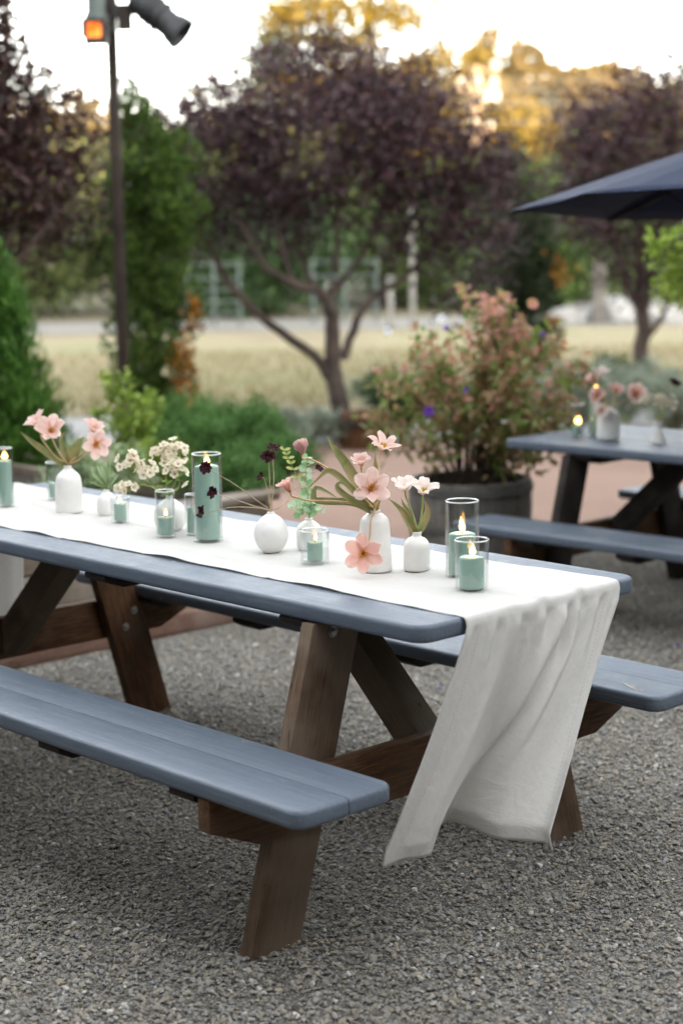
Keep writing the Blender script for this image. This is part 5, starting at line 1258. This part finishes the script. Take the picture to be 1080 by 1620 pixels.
# ------------------------------------------------------------------ far side of the lawn
def gate(u0, u1, d, label):
    A = gnd(u0, d); B = gnd(u1, d); L = np.linalg.norm(B-A); r = empty('farm_gate', A, label, 'gate', 'metal gates beyond the lawn', math.atan2((B-A)[1], (B-A)[0]))
    for z in (.25, .45, .65, .85, 1.10): link('rail', tubes('rail', [(np.array([[0, 0, z], [L/2, 0, z], [L, 0, z]]), .02)], 6), M['galvanised'], r)
    for x in (0, L*.5, L): link('upright', tubes('upright', [(np.array([[x, 0, .02], [x, 0, .6], [x, 0, 1.16]]), .034)], 6), M['galvanised'], r)
gate(305, 385, 30.5, 'green-grey tubular gate seen left of the plum tree'); gate(500, 600, 31.0, 'green-grey tubular gate behind the plum trunk')
def post(u, d, h, w, label, m='white_paint', nm='fence_post'):
    r = empty(nm, gnd(u, d), label, 'post', 'white posts beyond the lawn', math.atan2(RH[1], RH[0]))
    prism('shaft', [(0, -w/2), (h, -w/2), (h, w/2), (0, w/2)], w, (0, w/2, 0), (0, 0, 1), (1, 0, 0), M[m], r, .01)
    prism('cap', [(0, -w*.65), (.05, -w*.65), (.09, 0), (.05, w*.65), (0, w*.65)], w*1.3, (0, w*.65, h+.001), (0, 0, 1), (1, 0, 0), M[m], r, .005)
post(657, 29.4, 2.0, .10, 'tall pale post behind the plum crown, right of the trunk'); post(622, 29.4, .8, .10, 'short pale post between the gate and the tall pale post'); post(952, 30, .95, .2, 'grey post beyond the lawn left of the right plum trunk', 'bark_grey')
# bird feeder hanging in the plum
P0 = at(522, 470, 13.2); r = empty('bird_feeder', P0, 'small grey-capped bird feeder hanging in the plum tree', 'bird feeder')
link('cap', lathe('cap', [(0, .19), (.02, .185), (.07, .145), (.072, .135), (0, .15)], 20), M['galvanised'], r); link('tube', lathe('tube', [(.03, -.12), (.034, -.11), (.034, .14), (.03, .15)], 16), M['glass'], r)
link('seed', lathe('seed', [(0, -.10), (.028, -.10), (.028, .05), (0, .06)], 14), M['soil'], r); link('tray', lathe('tray', [(0, -.12), (.06, -.12), (.065, -.10), (.055, -.105), (0, -.11)], 18), M['dark_metal'], r)
link('hanger', tubes('hanger', [(np.array([[0, 0, .185], [0, 0, .3], [.01, 0, .42]]), .003)], 5), M['wire'], r)
# boulders and verge plants by the road at the right
def rock(u, d, s, label, seed, mt='boulder'):
    bm = bmesh.new(); bmesh.ops.create_icosphere(bm, subdivisions=3, radius=1); rg = random.Random(seed); off = Vector((rg.uniform(0, 9), rg.uniform(0, 9), rg.uniform(0, 9)))
    from mathutils import noise as mn
    for v in bm.verts:
        k = 1+.45*mn.noise(v.co*1.3+off)+.15*mn.noise(v.co*3.1+off); v.co = Vector((v.co.x*k*s, v.co.y*k*s*.8, max(-.15, v.co.z*k*.62)*s))
    o = link('boulder', from_bm(bm, 'boulder', False), M[mt]); P = gnd(u, d); o.location = (P[0], P[1], s*.08); o.rotation_euler = (0, 0, rg.uniform(0, 6)); tag(o, label, 'boulder', 'boulders beyond the lawn')
rock(905, 30.5, .38, 'pale boulder beyond the lawn right of the dark conifer', 1); rock(985, 30.8, .62, 'largest pale boulder beyond the lawn, left of the right plum trunk', 2); rock(1045, 30.6, .45, 'pale boulder beyond the lawn right of the plum trunk', 3); rock(930, 31.2, .5, 'dark boulder beside the grey post', 4, 'bark_grey')

# trees behind the road, each a thing of its own
def back_tree(u, d, h, w, leaf, label, seed, low=.0, n=900, L=.20, group='trees behind the road', bark='bark', per=7):
    B = gnd(u, d); rng = np.random.default_rng(seed); lobes = []
    for k in range(11):
        z = low+(h-low)*rng.uniform(.15, .86); t = (z-low)/(h-low); ww = w*.5*(math.sin(math.pi*min(1, .18+.74*t)))**.6
        lobes.append(((rng.uniform(-.55, .55)*ww*1.1, rng.uniform(-.55, .55)*ww, z), (ww*.62, ww*.6, (h-low)*.20)))
    limbs = [([(0, 0, -.05), (rng.normal()*.1, 0, h*.3), (rng.normal()*.2, 0, h*.62)], .05+h*.022, .04)]
    for k in range(4):
        c = lobes[k][0]; limbs.append(([(0, 0, h*.2), (c[0]*.5, c[1]*.5, h*.22+c[2]*.35), c], .03+h*.010, .02))
    return broad_tree('tree', B, label, limbs, lobes, leaf, n, per, L, L*.55, seed, group=group, bark=bark, spread=L*1.1, twigs=30, shell=.45)
bt = ((-40, 36, 4.2, 5.0, 'olive_leaf', 'olive green tree at the far left behind the arborvitae'), (95, 38, 3.4, 4.4, 'olive_leaf', 'greyish olive tree left of the cypress across the road'), (215, 40, 3.8, 4.2, 'green_leaf', 'dark tree hidden behind the cypress across the road'),
      (335, 37, 3.0, 3.8, 'bright_leaf', 'fresh green tree between cypress and plum across the road'), (430, 35, 3.0, 3.0, 'green_leaf', 'dark round tree behind the left plum limbs'), (520, 42, 3.8, 4.6, 'olive_leaf', 'olive tree across the road behind the plum trunk'),
      (615, 38, 2.9, 3.2, 'bright_leaf', 'light green tree seen through the right plum limbs'), (705, 40, 3.0, 4.0, 'green_leaf', 'green tree across the road behind the tall pale post'), (765, 36, 2.9, 3.0, 'bright_leaf', 'green tree just left of the dark conifer top'), (880, 37, 3.2, 3.4, 'green_leaf', 'deep green tree across the road right of the dark conifer'),
      (955, 35, 2.2, 2.2, 'bright_leaf', 'small pale green tree behind the grey post'), (1010, 41, 4.2, 4.4, 'green_leaf', 'dark green tree behind the right plum tree'), (1110, 38, 4.0, 4.4, 'olive_leaf', 'olive tree across the road at the right edge'))
for i, (u, d, h, w, lf, lb) in enumerate(bt): back_tree(u, d, h, w, lf, lb, 200+i, low=.0)
# sunlit trees further off
def cedar(u, d, h, w, leaf, label, seed, n=1500, L=.26, low=.8):
    B = gnd(u, d); rng = np.random.default_rng(seed); lobes = []; limbs = [([(0, 0, -.05), (0, 0, h*.5), (0, 0, h*.98)], .22, .03)]
    for k in range(34):
        t = rng.uniform(0, 1)**.9; z = low+(h-low)*t; ww = w*.5*(1-t)**.7+.35; a = rng.uniform(0, 6.28); q = rng.uniform(.35, .95)
        c = (math.cos(a)*ww*q, math.sin(a)*ww*q, z-.1*ww*q); lobes.append((c, (ww*.42+.15, ww*.42+.15, .20+.012*h)))
        if k % 2: limbs.append(([(0, 0, z), (c[0]*.5, c[1]*.5, z+.05), c], .06, .015))
    return broad_tree('cedar_tree', B, label, limbs, lobes, leaf, n, 6, L, L*.38, seed, group='sunlit trees beyond the garden', spread=L*.8, twigs=0, shell=.2)
cedar(595, 47, 10.6, 10.5, 'gold_leaf', 'tall golden sunlit cedar rising over the plum tree', 301, 4200)
cedar(455, 50, 7.8, 4.6, 'olive_leaf', 'darker sunlit cedar left of the tall golden one', 302, 1300)
cedar(705, 52, 5.6, 6.2, 'gold_leaf', 'low spreading golden cedar right of the tall one', 303, 1400)
cedar(330, 55, 6.4, 5.6, 'hill_leaf', 'tan sunlit tree above the cypress top', 304, 1400)
cedar(250, 58, 5.2, 5.0, 'hill_leaf', 'small tan sunlit tree left of the spotlight', 305, 1000)
cedar(120, 60, 5.4, 6.4, 'hill_leaf', 'faint tan sunlit tree behind the left plum', 306, 1000)
back_tree(835, 54, 5.0, 5.6, 'gold_leaf', 'broad golden sunlit tree below the hill', 307, n=1300, L=.26, group='sunlit trees beyond the garden')
back_tree(905, 60, 4.6, 4.6, 'gold_leaf', 'golden sunlit tree left of the right plum crown', 308, n=900, L=.26, group='sunlit trees beyond the garden')
back_tree(1040, 58, 5.6, 5.6, 'hill_leaf', 'sunlit tan tree behind the right plum crown', 309, n=900, L=.26, group='sunlit trees beyond the garden')
# the far wood on the hill reads as one mass
def far_wood():
    rng = np.random.default_rng(400); parts = []
    for k in range(560):
        l = rng.uniform(-60, 75); d = rng.uniform(72, 150); q = CAM+d*FH+l*RH; z = far_ridge(d, l); h = rng.uniform(1.6, 3.2); w = h*rng.uniform(.5, .9)
        pts, nor = lobes_points([((0, 0, h*.5), (w*.55, w*.55, h*.5)), ((w*.2, 0, h*.7), (w*.35, w*.35, h*.28)), ((-w*.25, 0, h*.4), (w*.4, w*.4, h*.3))], 95, rng, .5)
        P = local_axes(pts)+np.array([q[0], q[1], z]); n = len(P)
        parts.append(leaf_quads(P, rand_dirs(n, rng, .2), rand_dirs(n, rng, .6), rng.uniform(.5, 1.0, n), rng.uniform(.35, .6, n)))
    o = link('far_wood', merged('far_wood', parts), M['hill_leaf']); tag(o, 'far wood of sunlit trees covering the golden hill', 'wood', kind='stuff')
far_wood()
# utility pole and wires
PD = 44.; K = F_PX/PD; B = gnd(757, PD); r = empty('utility_pole', B, 'sunlit utility pole with crossarms and pale insulators right of the cedar', 'utility pole', rz=math.atan2(RH[1], RH[0]))
def uz(v): return 1.5626+(372-v)/K
link('shaft', tubes('shaft', [(np.array([[0, 0, -.02], [0, 0, 2.5], [0, 0, uz(118)]]), [.16, .14, .12])], 10), M['pole_wood'], r)
for v, w in ((152, .95), (214, .75)): bxm('crossarm', -w*.45, w*.55, -.20, -.10, uz(v)-.06, uz(v)+.06, M['pole_wood'], r, .01)
for v, xs in ((152, (-.35, .05, .42)), (214, (-.05, .32)), (126, (.45,))):
    for x in xs:
        o = link('insulator', lathe('insulator', [(0, 0), (.10, 0), (.13, .05), (.08, .09), (.12, .14), (.07, .20), (0, .22)], 12), M['insulator'], r); o.location = (x, -.15, uz(v)+.055)
bxm('insulator_bracket', .0, .48, -.18, -.12, uz(126), uz(126)+.05, M['pole_wood'], r, .005)
bxm('transformer', .10, .55, -.45, -.10, uz(172), uz(158), M['insulator'], r, .03)
for k, (v, sag, lb) in enumerate(((150, .5, 'highest overhead wire across the golden trees'), (165, .6, 'second overhead wire across the golden trees'), (186, .5, 'third overhead wire below the crossarm'), (214, .6, 'lowest overhead wire at the lower crossarm'))):
    a = local_axes([((-40), 2, uz(v)+.3)])[0]+B; c = local_axes([(0, -.15, uz(v)+.2)])[0]+B; e = local_axes([(45, 3, uz(v)+.6)])[0]+B
    q1 = spline([a, (a+c)/2-np.array([0, 0, sag]), c], 16); q2 = spline([c, (c+e)/2-np.array([0, 0, sag]), e], 16)
    o = link('overhead_wire', tubes('overhead_wire', [(np.concatenate([q1, q2[1:]]), .018)], 5), M['wire']); tag(o, lb, 'wire', 'overhead wires')

# ------------------------------------------------------------------ dry grass and fallen petals
def grass():
    rng = np.random.default_rng(500); n = 16000; d = rng.uniform(15.5, 24, n); u = rng.uniform(-250, 1330, n)
    P = CAM+d[:, None]*FH+((u-540)/F_PX*d)[:, None]*RH; P[:, 2] = -.012
    L = rng.uniform(.04, .13, n)*np.where(d < 17, 1.5, 1.); D = rng.normal(size=(n, 3))*.35+np.array([0, 0, 1.]); 
    o = link('dry_grass', leaf_mesh('dry_grass', P, D, rand_dirs(n, rng), L, .014), M['grass_blade']); tag(o, 'short dry straw-coloured grass on the lawn strip', 'grass', kind='stuff')
grass()
for k, (u, v, lb) in enumerate(((692, 1089, 'fallen purple petal on the gravel left of the hanging cloth'), (654, 1125, 'smaller fallen purple petal beside the brace of the near table'), (1075, 1022, 'fallen purple petal on gravel by the right edge'), (1066, 905, 'fallen purple petal beneath the far table'))):
    P = on_z(u, v, .008); nu, nv = 5, 5; X = petal_mesh(.022, .018, 70, 95, .3, 5, 5, tip=.6, seed=k)
    o = link('fallen_petal', grid_mesh('fallen_petal', X), M['purple_petal']); o.location = P; o.rotation_euler = (0, 0, k*1.7); tag(o, lb, 'petal', 'fallen petals')
